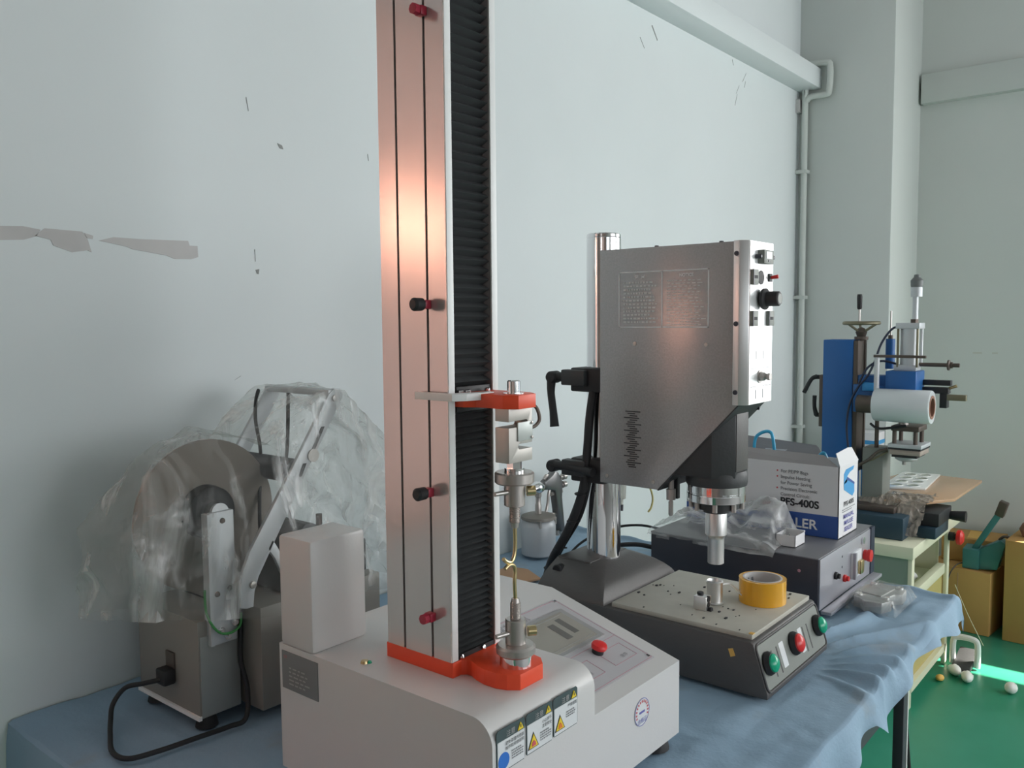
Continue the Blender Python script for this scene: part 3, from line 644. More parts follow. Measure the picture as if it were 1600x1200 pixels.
B().lathe((1.512, 1.085, .886), (-1, 0, 0), [(0, .006), (.018, .006), (.018, .0125), (.034, .0125), (.036, .010), (.036, 0)], 16).build('clamp_bolt', 'black', ped)
B().lathe((1.512, 1.085, .866), (-1, 0, 0), [(0, .009), (.006, .009), (.006, 0)], 6).build('clamp_bolt', 'black', ped)
# chrome column
B().lathe((CXc, CYc, .90), (0, 0, 1), [(0, .0375), (.706, .0375), (.707, .0368), (.708, .0375), (.714, .0372), (.716, .0355), (.716, 0)], 48).build('column', 'chrome', W, label='thick chrome column')
# head: tapered side plates + top, chamfered front
hx0, hx1 = 1.522, 1.652
side = [(1.002, 1.575), (.690, 1.575), (.690, 1.267), (.863, 1.083), (1.002, 1.083)]
head = B().prism(side, 'x', hx0, hx1, .0015).build('head_cover', 'hammer', W, label='grey hammered head cover with notice')
dg = V((0, .863-.690, 1.083-1.267)).normalized(); B().prism([(.692, 1.2655), (.8635, 1.0825), (.8615, 1.0812), (.690, 1.2640)], 'x', hx0+.0003, hx1-.0003).build('dark_underside_plate', 'dkgrey', head)  # dark plate added over the underside, hiding its green floor reflection
# front pillar and control face
fp = [(hx0-.0008, .702), (hx0-.0008, .690), (hx0+.010, .6755), (hx1-.010, .6755), (hx1+.0008, .690), (hx1+.0008, .702)]
B().prism(fp, 'z', 1.2655, 1.5765, .0006).build('front_frame', 'alu', W, label='bright aluminium front frame')
for z in (1.552, 1.420, 1.290): B().lathe((hx0-.0008, .696, z), (-1, 0, 0), [(0, .0048), (.002, .0044), (.0032, .002), (.0032, 0)], 14).build('frame_screw', 'navy', W)
for y in (.73, .87): B().lathe((hx0+.006, y, 1.575), (0, 0, 1), [(0, .0045), (.0025, .004), (.003, 0)], 12).build('top_screw', 'navy', W)
fpn = B().prism([(hx0+.0115, 1.2665), (hx1-.0115, 1.2665), (hx1-.0115, 1.5755), (hx0+.0115, 1.5755)], 'y', .6742, .6765).build('control_face', 'alu_bright', W, label='bright white control face')
yf = .6742
# meter
mt = B().box(1.568, 1.612, yf-.013, yf, 1.534, 1.560, .001).build('meter', 'panelgrey', W)
B().box(1.576, 1.603, yf-.0138, yf-.0125, 1.543, 1.557).build('meter_window', 'sticker', mt); B().box(1.586, 1.594, yf-.0138, yf-.0125, 1.5375, 1.541).build('meter_mark', 'navy', mt)
for x in (1.558, 1.618): B().lathe((x, yf, 1.547), (0, -1, 0), [(0, .0042), (.010, .0042), (.012, .003), (.012, 0)], 14).build('meter_screw', 'navy', mt)
def counter(x, z):
    o = B().box(x-.0125, x+.0125, yf-.006, yf, z-.0145, z+.0145, .0008).build('counter', 'panelgrey', W)
    for k in range(3): B().box(x-.007+.005*k, x-.0035+.005*k, yf-.0068, yf-.0055, z-.003, z+.003).build('digit', 'blackink', o)
    B().box(x-.0125, x-.009, yf-.0066, yf-.0055, z-.0145, z+.0145).build('counter_edge', 'navy', o)
counter(1.5475, 1.508); counter(1.5475, 1.430); counter(1.6235, 1.430)
B().lathe((1.583, yf, 1.508), (0, -1, 0), [(0, .0135), (.0012, .0135), (.0014, .012), (.0014, 0)], 28).build('black_button', 'rubber', W)
tg = B().box(1.617, 1.633, yf-.003, yf, 1.501, 1.517, .001).build('toggle_switch', 'black', W, label='red toggle switch')
B().cyl((1.625, yf, 1.509), (1.628, yf-.016, 1.511), .0028, .004, 12).build('toggle_lever', 'red', tg)
kb = B().lathe((1.583, yf, 1.467), (0, -1, 0), [(0, .0145), (.005, .0145), (.005, .0195), (.007, .0205), (.011, .0205), (.013, .0165), (.014, .0145), (.036, .0140), (.038, .012), (.038, 0)], 32).build('pressure_knob', 'black', W, label='large black pressure knob')
B().lathe((1.583, yf-.0378, 1.467), (0, -1, 0), [(0, .0095), (.0008, .0095), (.0008, 0)], 24).build('knob_cap', 'panelgrey', kb)
cn = B().lathe((1.583, yf, 1.318), (0, -1, 0), [(0, .0125), (.002, .0125), (.002, .0085), (.010, .008), (.012, .006), (.016, .005), (.017, .007), (.022, .007), (.022, 0)], 22).build('valve_knob', 'steel', W)
B().box(1.542, 1.566, yf-.0006, yf, 1.334, 1.3348).box(1.598, 1.636, yf-.0006, yf, 1.334, 1.3348).box(1.542, 1.566, yf-.0006, yf, 1.299, 1.2998).box(1.598, 1.636, yf-.0006, yf, 1.299, 1.2998).box(1.564, 1.565, yf-.0006, yf, 1.276, 1.293).box(1.597, 1.598, yf-.0006, yf, 1.276, 1.293).box(1.564, 1.565, yf-.0006, yf, 1.352, 1.368).box(1.597, 1.598, yf-.0006, yf, 1.352, 1.368).build('printed_line', 'greyink', fpn)
# side notice
xs = hx0-.0006
nf = B(); ya, yb, za, zb, t = .955, .752, 1.413, 1.527, .0022
nf.box(xs-.0003, xs+.0002, yb, ya, zb-t, zb).box(xs-.0003, xs+.0002, yb, ya, za, za+t).box(xs-.0003, xs+.0002, ya-t, ya, za, zb).box(xs-.0003, xs+.0002, yb, yb+t, za, zb).box(xs-.0003, xs+.0002, .853, .853+t, za, zb)
nf.build('notice_frame', 'whiteink', head)
text('注  意', .0095, (xs, .905, zb-.0145), XM, ZU, 'whiteink', head, align='CENTER', bold=.03)
text('NOTICE', .0085, (xs, .800, zb-.0135), XM, ZU, 'whiteink', head, align='CENTER', bold=.03)
b = B(); bars(b, (xs, .944, zb-.024), XM, ZU, .082, .0034, .0073, 12, dash=.006, var=.25); b.build('notice_print', 'noticeink', head)
b = B(); bars(b, (xs, .843, zb-.022), XM, ZU, .082, .0020, .0058, 16, dash=.009, var=.25); b.build('notice_print', 'noticeink', head)
for y, z in ((.917, 1.380), (.757, 1.380), (.985, 1.099), (.873, 1.098)):
    B().lathe((hx0, y, z), (-1, 0, 0), [(0, .0045), (.0018, .0040), (.0024, 0)], 12).build('cover_screw', 'steel', W)
# louvre slots down the side: fishbone pattern of dark cuts
for k in range(27):
    z = 1.240-.00445*k; w_ = .009 if k % 3 else .0185; o_ = 0 if k in (0, 26) else (.003 if k % 2 else -.002)
    B().box(hx0-.0012, hx0+.001, .922-w_+o_, .922+w_*.9+o_, z-.0009, z+.0009).build('vent_slot', 'black', head, smooth=False)
# lower housing, dark, under the diagonal
lh = B(); lh.prism([(hx0+.002, .745), (hx0+.002, .87), (hx1-.002, .87), (hx1-.002, .745), (1.614, .710), (1.556, .710)], 'z', 1.118, 1.266, .0012)
lh.prism([(.85, 1.118), (.85, 1.22), (.96, 1.20), (.96, 1.10), (.93, 1.10)], 'x', hx0+.004, hx1-.004, .001)
lh.build('lower_housing', 'dkgrey', W)
B().box(1.558, 1.612, .7085, .7105, 1.130, 1.2655, .0006).build('housing_front_strip', 'basegrey', W)
B().prism([(hx1-.008, 1.266), (hx1+.012, 1.266), (hx1-.008, 1.246)], 'y', .70, .71).build('side_web', 'dkgrey', W)
HX, HY = 1.587, .764
B().lathe((HX, HY, 1.098), (0, 0, 1), [(0, .0600), (.006, .0612), (.024, .0612), (.030, .058), (.030, 0)], 48).build('housing_ring', 'dkgrey', W)
fl = B().lathe((HX, HY, 1.062), (0, 0, 1), [(0, .052), (.003, .0575), (.017, .0580), (.018, .0570), (.0205, .0570), (.0215, .0580), (.036, .0580), (.036, 0)], 56).build('booster_flange', 'chrome', W, label='chrome booster flange')
B().lathe((HX, HY, 1.040), (0, 0, 1), [(0, .026), (.010, .027), (.010, .046), (.022, .047), (.022, 0)], 40).build('booster_neck', 'dkgrey', W)
for k in range(8):
    a = PI/8+k*PI/4; B().cyl((HX+.050*math.cos(a), HY+.050*math.sin(a), 1.048), (HX+.050*math.cos(a), HY+.050*math.sin(a), 1.064), .0052, seg=10).build('flange_bolt', 'steel', fl)
hp = [(0, .0155), (.001, .0165), (.050, .0165), (.056, .0180), (.060, .0215), (.118, .0215), (.120, .0205), (.120, 0)]
B().lathe((HX, HY, .934), (0, 0, 1), [(0, 0)]+hp, 36).build('horn', 'alu', W, label='stepped aluminium horn')
# adjusting screw behind the horn
B().lathe((1.552, .848, 1.026), (0, 0, 1), [(0, .0035), (.003, .0050), (.030, .0050), (.030, .0035), (.034, .0035), (.034, .0095), (.056, .0095), (.056, .006), (.095, .006), (.095, 0)], 16).build('stop_screw', 'steel', W)
B().box(1.565, 1.575, .84, .86, 1.06, 1.12).build('stop_bracket', 'dkgrey', W)
# clamps with lever handles at the column
for z0, nm, up in ((1.300, 'upper', 1), (1.102, 'lower', 0)):
    cl_ = B().box(1.530, 1.645, .998, 1.085, z0-.026, z0+.026, .004).build('column_clamp', 'black', W)
    B().box(1.515, 1.540, 1.040, 1.10, z0-.012, z0+.022, .003).build('clamp_ear', 'dkgrey', cl_)
    B().cyl((1.528, 1.09, z0+.005), (1.528, 1.118, z0+.005), .0105, seg=16).build('clamp_screw', 'black', cl_)
    B().lathe((1.512, 1.128, z0+.004), (1, 0, 0), [(0, 0), (0, .011), (.004, .0135), (.028, .0135), (.03, .011), (.03, 0)], 20).build('lever_hub', 'black', cl_)
    if up: B().tube([(1.522, 1.130, z0), (1.520, 1.130, z0-.03), (1.517, 1.122, z0-.07), (1.515, 1.117, z0-.105)], [.011, .0085, .0085, .0105], 12, smooth=4).build('clamp_lever', 'black', cl_)
    else: B().tube([(1.522, 1.128, z0+.006), (1.520, 1.09, z0+.006), (1.517, 1.05, z0+.004), (1.515, 1.015, z0+.001)], [.011, .0085, .0085, .0105], 12, smooth=4).build('clamp_lever', 'black', cl_)
# cable bundle down the column
B().tube([(1.540, 1.03, 1.28), (1.532, 1.035, 1.22), (1.530, 1.040, 1.15), (1.532, 1.050, 1.075), (1.530, 1.066, 1.02), (1.535, 1.10, .955), (1.55, 1.15, .885), (1.60, 1.205, .82), (1.66, 1.25, .78), (1.72, 1.27, .757)], .0095, 14, smooth=8).build('cable_bundle', 'rubber', W, label='thick black cable bundle')
B().tube([(1.536, 1.035, 1.10), (1.545, 1.055, 1.04), (1.552, 1.08, .985), (1.575, 1.14, .91), (1.60, 1.19, .845), (1.63, 1.22, .81)], .006, 10, smooth=6).build('cable', 'rubber', W)
for p, q in (((1.527, 1.058, 1.05), 0), ((1.531, 1.082, .985), 1), ((1.542, 1.126, .915), 2), ((1.575, 1.18, .852), 3)):
    B().sph(p, .0125, (1, 1, .35), 12).cyl(p, (p[0]+.006, p[1]-.018, p[2]+.002), .0018, seg=6).build('cable_tie', 'black', W)
# air filter bowl behind the column
fr = B().lathe((1.638, 1.02, 1.012), (0, 0, 1), [(0, .003), (.012, .004), (.014, .009), (.045, .0105), (.050, .0115), (.066, .0115), (.066, 0)], 18).build('air_filter', 'glass', W)
B().cyl((1.638, 1.02, .998), (1.638, 1.02, 1.012), .0035, .004, 8).build('drain', 'navy', fr)
B().tube([(1.65, .99, 1.075), (1.66, .965, 1.06), (1.655, .95, 1.035), (1.64, .945, 1.015), (1.635, .95, 1.005)], .0022, 8, smooth=5).build('air_hose', 'yellowhose', W)
# things on the work plate
tp = thing('packing_tape', (1.641, .687, .8568), 'thick roll of yellow packing tape lying on the beige welder plate', 'tape roll')
B().lathe_open((1.641, .687, .8568), (0, 0, 1), [(0, .0385), (0, .0468), (.048, .0468), (.048, .0385), (0, .0385)], 56).build('tape_winding', 'tape', tp)
B().lathe_open((1.641, .687, .8570), (0, 0, 1), [(0, .0352), (0, .0388), (.0488, .0388), (.0488, .0352), (0, .0352)], 56).build('paper_core', 'paper', tp)
b = B()
for k in range(5):
    a = 1.0+k*.32; c = V((1.641+.0348*math.cos(a), .687+.0348*math.sin(a), .885)); r_ = V((-math.sin(a), math.cos(a), 0))
    b.quad(c-r_*.0035+V((0, 0, .004*(k % 2))), c+r_*.003, c+r_*.0035+V((0, 0, .010)), c-r_*.001+V((0, 0, .012)))
b.build('core_print', 'greyink', tp, smooth=False)
cupo = thing('fixture_cup', (1.569, .757, .8568), 'small aluminium fixture cup standing on the welder plate under the horn', 'fixture')
B().lathe_open((1.569, .757, .8568), (0, 0, 1), [(0, .012), (0, .0155), (.002, .019), (.004, .0155), (.006, .0152), (.038, .0160), (.045, .0175), (.047, .0150), (.042, .0125), (.004, .0120), (0, .012)], 32).build('cup_body', 'alu', cupo)
for dx in (0, .006): B().tube([(1.576+dx, .744, .895), (1.592+dx, .737, .893), (1.60+dx, .727, .882), (1.604+dx, .715, .872)], .0013, 8, smooth=5).build('cup_wire', 'alu_bright', cupo)
cb = thing('clamp_block', (1.533, .752, .8568), 'small aluminium clamp block with black screw lying on the welder plate beside the cup', 'clamp')
B().box(1.510, 1.534, .747, .774, .8568, .884, .0015).build('block', 'alu', cb)
for y, z, r in ((.7355, .868, .005), (.7355, .879, .006)): B().lathe((1.521, y+.014, z), (0, -1, 0), [(0, r), (.004, r), (.004, 0)], 14).build('screw', 'black', cb)
B().lathe((1.526, .767, .8835), (0, 0, 1), [(0, .0065), (.005, .0065), (.005, 0)], 14).build('screw', 'black', cb)
B().lathe((1.521, .747, .8570), (0, -1, .2), [(0, .0055), (.008, .0055), (.008, 0)], 14).build('screw', 'black', cb)
b = B(); random.seed(5)
for k in range(34):
    x, y = random.uniform(1.455, 1.66), random.uniform(.64, .915); s_ = random.uniform(.0012, .0034)
    if k % 9 == 8: x, y = random.uniform(1.62, 1.72), random.uniform(.64, .69)
    b.box(x-s_, x+s_*random.uniform(.4, 1.2), y-s_*.6, y+s_*.6, .8566, .8566+s_*.7)
tag(b.build('dark_crumbs', 'blackink', smooth=False), 'dark plastic crumbs scattered over the beige welder plate', 'debris', kind='stuff')

# ================= GENERATOR BOX =================
G = thing('generator_box', (2.14, .89, .745), 'low dark blue-grey generator box behind the welder', 'generator')
gx0, gx1, gy0, gy1, gz0, gz1 = 1.930, 2.335, .676, 1.112, .757, .880
B().box(gx0, gx1, gy0, gy1, gz0, gz1-.002, .001).build('case', 'navy', G)
B().box(gx0-.001, gx1+.001, gy0-.001, gy1+.001, gz1-.003, gz1, .001).build('lid', 'navytop', G, label='lighter grey lid')
gf = B().box(gx0+.004, gx1-.030, gy0-.0035, gy0, gz0+.001, gz1-.003, .0006).build('front_panel', 'genface', G, label='grey front panel')
B().box(gx1-.030, gx1, gy0-.006, gy0+.001, gz0, gz1).build('side_bezel', 'blackblue', G)
for x, z, m in ((2.035, .817, 'black'), (2.100, .795, 'red')):
    B().lathe((x, gy0-.003, z), (0, -1, 0), [(0, .009), (.006, .009), (.007, .0065), (.013, .006), (.013, 0)], 18).build('terminal_post', m, gf)
sw = B().box(2.150, 2.215, gy0-.010, gy0-.003, .780, .846, .001).build('switch_plate', 'sticker', gf)
B().box(2.150, 2.160, gy0-.016, gy0-.009, .780, .846).build('switch_frame', 'genface', sw)
B().box(2.185, 2.212, gy0-.018, gy0-.010, .786, .820, .002).build('rocker', 'brass', sw)
B().lathe((2.258, gy0-.003, .818), (0, -1, 0), [(0, .014), (.008, .014), (.010, .0155), (.018, .0155), (.019, .012), (.019, 0)], 24).build('red_button', 'red', gf)
B().lathe((2.24, gy0-.003, .860), (0, -1, 0), [(0, .009), (.005, .009), (.005, 0)], 16).build('lamp_socket', 'chrome', gf)
for x, z in ((2.085, .852), (2.085, .826)): B().lathe((x, gy0-.003, z), (0, -1, 0), [(0, .003), (.001, .003), (.001, 0)], 10).build('panel_hole', 'navy', gf)
B().box(1.940, 2.330, .648, .672, .7485, .7565, .001).build('front_rail', 'genface', G, label='pale tilt rail')
for x in (1.96, 2.31):
    for y in (.70, 1.09): B().cyl((x, y, .745), (x, y, .758), .012, seg=14).build('foot', 'rubber', G)
B().lathe((gx0-.0005, .72, .845), (-1, 0, 0), [(0, .004), (.002, .003), (.002, 0)], 10).build('case_screw', 'pinkink', G)
# black mains lead behind it
B().tube([(1.95, 1.112, .83), (1.93, 1.16, .836), (1.90, 1.22, .826), (1.86, 1.26, .800), (1.82, 1.28, .770), (1.76, 1.29, .757)], .006, 10, smooth=6).build('mains_lead', 'rubber', G)
B().tube([(2.05, 1.112, .85), (2.03, 1.20, .862), (1.98, 1.27, .852), (1.93, 1.33, .815), (1.89, 1.36, .77), (1.86, 1.37, .755)], .0035, 8, smooth=6).build('thin_lead', 'rubber', G)

# ================= SEALER CARTON ON THE GENERATOR =================
K = thing('sealer_carton', (2.205, .90, .880), 'open white and blue printed carton standing on the generator box', 'carton')
kx0, kx1, ky0, ky1, kz0, kz1 = 2.126, 2.270, .697, 1.112, .8805, 1.062; t = .0022
kb_ = B().box(kx0, kx0+t, ky0, ky1, kz0, kz1).box(kx1-t, kx1, ky0, ky1, kz0, kz1).box(kx0, kx1, ky0, ky0+t, kz0, kz1).box(kx0, kx1, ky1-t, ky1, kz0, kz1).box(kx0, kx1, ky0, ky1, kz0, kz0+t).build('carton_body', 'carton', K, smooth=False)
xs = kx0-.0003
B().prism([(ky0+.001, kz0+.0005), (ky1, kz0+.0005), (ky1, .925), (.92, .925), (.845, .9365), (ky0+.001, .9375)], 'x', xs-.0002, xs+.0002).build('blue_band', 'blueprint', kb_)
# near long flap, folded up and inward; far long flap standing higher
def flap(name, pts, m, parent=K, th=.0018):
    b = B(); P_ = [V(p) for p in pts]; n = (P_[1]-P_[0]).cross(P_[2]-P_[0]).normalized()*th
    A_ = [b.bm.verts.new(p) for p in P_]; C_ = [b.bm.verts.new(p+n) for p in P_]; k = len(P_)
    b.bm.faces.new(A_); b.bm.faces.new(C_[::-1])
    for i in range(k): b.bm.faces.new((A_[i], C_[i], C_[(i+1) % k], A_[(i+1) % k]))
    bmesh.ops.recalc_face_normals(b.bm, faces=b.bm.faces); return b.build(name, m, parent, smooth=False)
nfp = flap('side_flap', [(kx0, ky0+.002, kz1), (kx0, ky1, kz1), (kx0+.030, ky1, kz1+.028), (kx0+.030, .745, kz1+.022)], 'cardgrey')
flap('side_flap', [(kx1-.015, .775, kz1-.012), (kx1-.015, ky1, kz1-.012), (kx1-.005, ky1, kz1+.048), (kx1-.005, .805, kz1+.030), (kx1-.005, .797, kz1+.024)], 'cardgrey')
flap('tuck_flap', [(kx0+.08, .92, kz1+.012), (kx0+.08, .87, kz1+.012), (kx0+.08, .86, kz1+.020), (kx0+.08, .92, kz1+.019)], 'carton')
flap('end_flap', [(kx0+.001, ky0, kz1), (kx1-.001, ky0, kz1), (kx1-.045, ky0+.004, kz1+.038), (kx0+.070, ky0+.004, kz1+.041), (kx0-.018, ky0+.004, kz1+.036)], 'carton')
for k, s_ in enumerate(['For PE/PP Bags', 'Impulse Heating', 'for Power Saving', 'Precision Electronic', 'Control Circuit']):
    z = 1.0350-.0150*k; text(s_, .0118, (xs-.0003, .845, z), XM, ZU, 'greyink', kb_, bold=.012)
    if k in (0, 1, 3): B().lathe((xs+.0002, .854, z+.004), (-1, 0, 0), [(0, .0022), (.0006, .0022), (.0006, 0)], 10).build('bullet', 'redink', kb_)
text('PFS-400S', .0262, (xs-.0003, .8455, .9520), XM, ZU, 'blackink', kb_, bold=.03, sx=1.03)
text('SEALER', .034, (xs-.0004, .749, .8985), XM, ZU, 'whiteink', kb_, align='RIGHT', bold=.02, sx=1.05)
B().prism([(.895, .953), (.870, .955), (.872, .950), (.893, .948)], 'x', xs-.0003, xs+.0001).build('red_mark', 'redink', kb_)
ye = ky0-.0004
# blue folded-ribbon mark
lg = [(2.160, 1.040), (2.175, 1.050), (2.236, 1.0525), (2.230, 1.042), (2.200, 1.038), (2.184, 1.031), (2.184, 1.0285), (2.241, 1.020), (2.246, .989), (2.232, .977), (2.168, 1.001), (2.158, 1.012)]
B().prism([(2.160, 1.040), (2.175, 1.050), (2.238, 1.0525), (2.230, 1.043), (2.205, 1.040), (2.186, 1.032), (2.184, 1.018), (2.160, 1.014)], 'y', ye-.0002, ye+.0003).build('blue_mark', 'ltblue', kb_, smooth=False)
B().prism([(2.160, 1.016), (2.178, 1.025), (2.241, 1.005), (2.243, .984), (2.228, .975), (2.163, 1.000)], 'y', ye-.0002, ye+.0003).build('blue_mark', 'ltblue', kb_, smooth=False)
B().prism([(2.178, 1.025), (2.186, 1.030), (2.243, 1.008), (2.241, 1.003)], 'y', ye-.0004, ye+.0003).build('blue_mark', 'blueprint', kb_, smooth=False)
text('PFS-400S', .0165, (2.200, ye-.0003, .9575), YM, ZU, 'blackink', kb_, align='CENTER', bold=.02, sx=1.25)
b = B(); bars(b, (2.150, ye-.0003, .949), YM, ZU, .095, .002, .0055, 2, dash=.008, var=.3); b.build('fine_print', 'greyink', kb_)
for k, s_ in enumerate(['MANUAL', 'IMPULSE', 'SEALER']): text(s_, .0155, (2.200, ye-.0003, .926-.0165*k), YM, ZU, 'blueink', kb_, align='CENTER', bold=.02, sx=1.25)
# small white carton
wc = thing('small_white_carton', (2.015, .765, .8805), 'small open white carton on the generator box in front of the printed carton', 'carton')
b = B(); x0, x1, y0, y1, z0, z1 = 1.988, 2.050, .752, .800, .8808, .9085; t = .0012
b.box(x0, x0+t, y0, y1, z0, z1).box(x1-t, x1, y0, y1, z0, z1).box(x0, x1, y0, y0+t, z0, z1).box(x0, x1, y1-t, y1, z0, z1).box(x0, x1, y0, y1, z0, z0+t).build('carton_body', 'carton', wc, smooth=False)
b = B(); b.box(2.046, 2.0515, .752, .800, z1-.001, z1+.003).build('carton_flap', 'carton', wc, smooth=False)
# blue bag loops behind the carton
M_ = 'skyblue'
bb = thing('blue_bag', (2.235, .97, .885), 'light blue plastic bag with loops sticking up out of the open carton', 'bag')
B().box(2.17, 2.255, .80, 1.08, .886, 1.045, .02, 3).build('bag_body', M_, bb)
B().tube([(2.20, .95, 1.04), (2.20, .948, 1.10), (2.20, .932, 1.121), (2.20, .908, 1.127), (2.20, .897, 1.108), (2.20, .89, 1.04)], .0045, 8, smooth=5).build('bag_loop', M_, bb)
B().tube([(2.20, .785, 1.045), (2.20, .773, 1.072), (2.20, .763, 1.082), (2.20, .756, 1.072), (2.20, .750, 1.04)], .005, 8, smooth=5).build('bag_loop', M_, bb)

# crumpled clear bag over the generator's near edge
def film_heap(name, outline_fn, nx, ny, hfn, m, label, cat, x0, x1, y0, y1, zb):
    b = B(); g_ = {}
    for i in range(nx+1):
        for j in range(ny+1):
            u, v = i/nx, j/ny; x = x0+(x1-x0)*u; y = y0+(y1-y0)*v; k = outline_fn(u, v)
            if k < 0: continue
            g_[i, j] = b.bm.verts.new(V((x+.006*noise.noise(V((x*30, y*30, 2))), y+.006*noise.noise(V((x*30, y*30, 9))), zb+hfn(u, v, k, x, y))))
    for i in range(nx):
        for j in range(ny):
            q = [g_.get(c) for c in ((i, j), (i+1, j), (i+1, j+1), (i, j+1))]
            if all(q): b.bm.faces.new(q)
    o = b.build(name, m); return tag(o, label, cat)
def ridged(x, y, s, seed): return 1-abs(noise.noise(V((x*s, y*s, seed))))*2.2
def gen_bag_h(u, v, k, x, y):
    e = min(1, k*5); h = e*(.010+.070*math.exp(-((u-.78)**2)/.08-((v-.20)**2)/.05)+.034*math.exp(-((v-.62)**2)/.10-((u-.6)**2)/.2)+.014*ridged(x*.5, y*1.3, 15, 1)+.004*ridged(x, y, 34, 4))
    if x < gx0-.002: h = h-.9*(gx0-x)
    return max(h, .0015 if x > gx0 else -.03)
film_heap('clear_plastic_bag', lambda u, v: min(u, 1-u, v, 1-v)*2-.03+.03*noise.noise(V((u*5, v*5, 3))), 60, 110, gen_bag_h, 'bag',
          'crumpled clear plastic bag lying on top of the generator box', 'bag', 1.912, 2.118, .775, 1.125, .881)
# casting in a clear bag on the cloth
cs = thing('bagged_casting', (2.10, .60, .752), 'silver bracket casting in a clear bag on the blue cloth beside the generator', 'casting')
pl_ = [(2.020, .560), (2.055, .548), (2.072, .562), (2.105, .556), (2.115, .540), (2.160, .543), (2.175, .570), (2.182, .620), (2.145, .634), (2.065, .636), (2.04, .630), (2.03, .612), (2.015, .598)]
B().prism(pl_, 'z', .750, .776, .003).build('casting', 'castalu', cs)
B().prism([(2.065, .575), (2.145, .565), (2.158, .615), (2.075, .622)], 'z', .775, .779, .001).build('raised_web', 'castalu', cs)
for x, y in ((2.058, .562), (2.158, .558), (2.055, .622), (2.155, .618)): B().lathe((x, y, .774), (0, 0, 1), [(0, .009), (.006, .008), (.006, .004), (.003, .0035), (.003, 0)], 18).build('boss', 'alu', cs)
b = B(); g_ = []
for i in range(41):
    row = []
    for j in range(35):
        x = 2.008+.190*i/40; y = .528+.118*j/34; e = min(i/40, 1-i/40, j/34, 1-j/34)*9
        row.append(b.bm.verts.new(V((x, y, .7515+min(1, e)*(.0285+.003*ridged(x, y, 30, 3))))))
    g_.append(row)
for i in range(40):
    for j in range(34): b.bm.faces.new((g_[i][j], g_[i+1][j], g_[i+1][j+1], g_[i][j+1]))
b.build('bag_film', 'wrap', cs)

# ================= SPRAY GUN =================
S_ = thing('spray_gun', (1.953, 1.50, .748), 'silver suction spray gun with aluminium cup standing against the wall', 'spray gun')
gx, gy = 1.953, 1.50
B().lathe((gx, gy, .748), (0, 0, 1), [(0, .046), (.004, .0505), (.085, .0505), (.098, .047), (.104, .042), (.104, 0)], 40).build('cup', 'alusatin', S_)
B().lathe((gx, gy, .852), (0, 0, 1), [(0, .047), (.002, .051), (.010, .050), (.014, .040), (.016, .012), (.016, 0)], 36).build('cup_lid', 'iron2', S_)
for s_ in (-1, 1): B().box(gx+s_*.036-.003, gx+s_*.036+.003, gy-.037, gy-.034, .835, .856).build('lid_lug', 'steel', S_)
B().lathe((gx, gy, .866), (0, 0, 1), [(0, .010), (.028, .009), (.032, .0075), (.05, .0075), (.052, .010), (.064, .010), (.066, .006), (.07, 0)], 18).build('suction_tube', 'steel', S_)
B().lathe((gx-.012, gy, .944), (1, 0, 0), [(-.022, .004), (-.02, .012), (-.008, .0175), (.004, .019), (.02, .017), (.034, .010), (.044, .008), (.044, 0)], 24).build('nozzle_head', 'chrome', S_)
B().prism([(gx+.020, .935), (gx+.020, .958), (gx+.055, .972), (gx+.070, .984), (gx+.085, .978), (gx+.108, .945), (gx+.104, .900), (gx+.112, .845), (gx+.118, .795), (gx+.098, .795), (gx+.084, .845), (gx+.074, .900), (gx+.070, .925), (gx+.045, .932)], 'y', gy-.012, gy+.012, .004).build('gun_body', 'gunmetal', S_)
B().prism([(gx+.040, .968), (gx+.028, .960), (gx+.024, .966), (gx+.038, .978), (gx+.05, .976)], 'y', gy-.004, gy+.004, .001).build('hook', 'steel', S_)
for z in (.960, .936): B().lathe((gx+.100, gy-.004, z), (1, 0, 0), [(0, .007), (.012, .006), (.014, .010), (.028, .010), (.03, 0)], 16).build('adjust_knob', 'steel', S_)
B().tube([(gx+.058, gy, .938), (gx+.050, gy, .915), (gx+.046, gy, .890), (gx+.038, gy, .868), (gx+.030, gy, .862)], .0045, 10, smooth=5).build('trigger', 'steel', S_)
B().cyl((gx+.055, gy, .857), (gx+.09, gy, .850), .004, seg=8).cyl((gx+.06, gy, .915), (gx+.115, gy, .915), .006, seg=10).build('valve_rod', 'steel', S_)
B().tube([(gx+.108, gy, .797), (gx+.118, gy, .775), (gx+.128, gy-.002, .750)], [.006, .005, .003], 10, smooth=4).build('air_inlet', 'steel', S_)
B().cyl((gx+.093, gy, .785), (gx+.093, gy, .800), .006, seg=10).build('air_plug', 'steel', S_)
bc = B().prism([(1.70, 1.36), (1.755, 1.34), (1.80, 1.42), (1.79, 1.47), (1.72, 1.49), (1.68, 1.43)], 'z', .7485, .7535, .001).build('tan_card', 'browncard'); tag(bc, 'piece of tan card on the blue cloth behind the tensile tester', 'card')

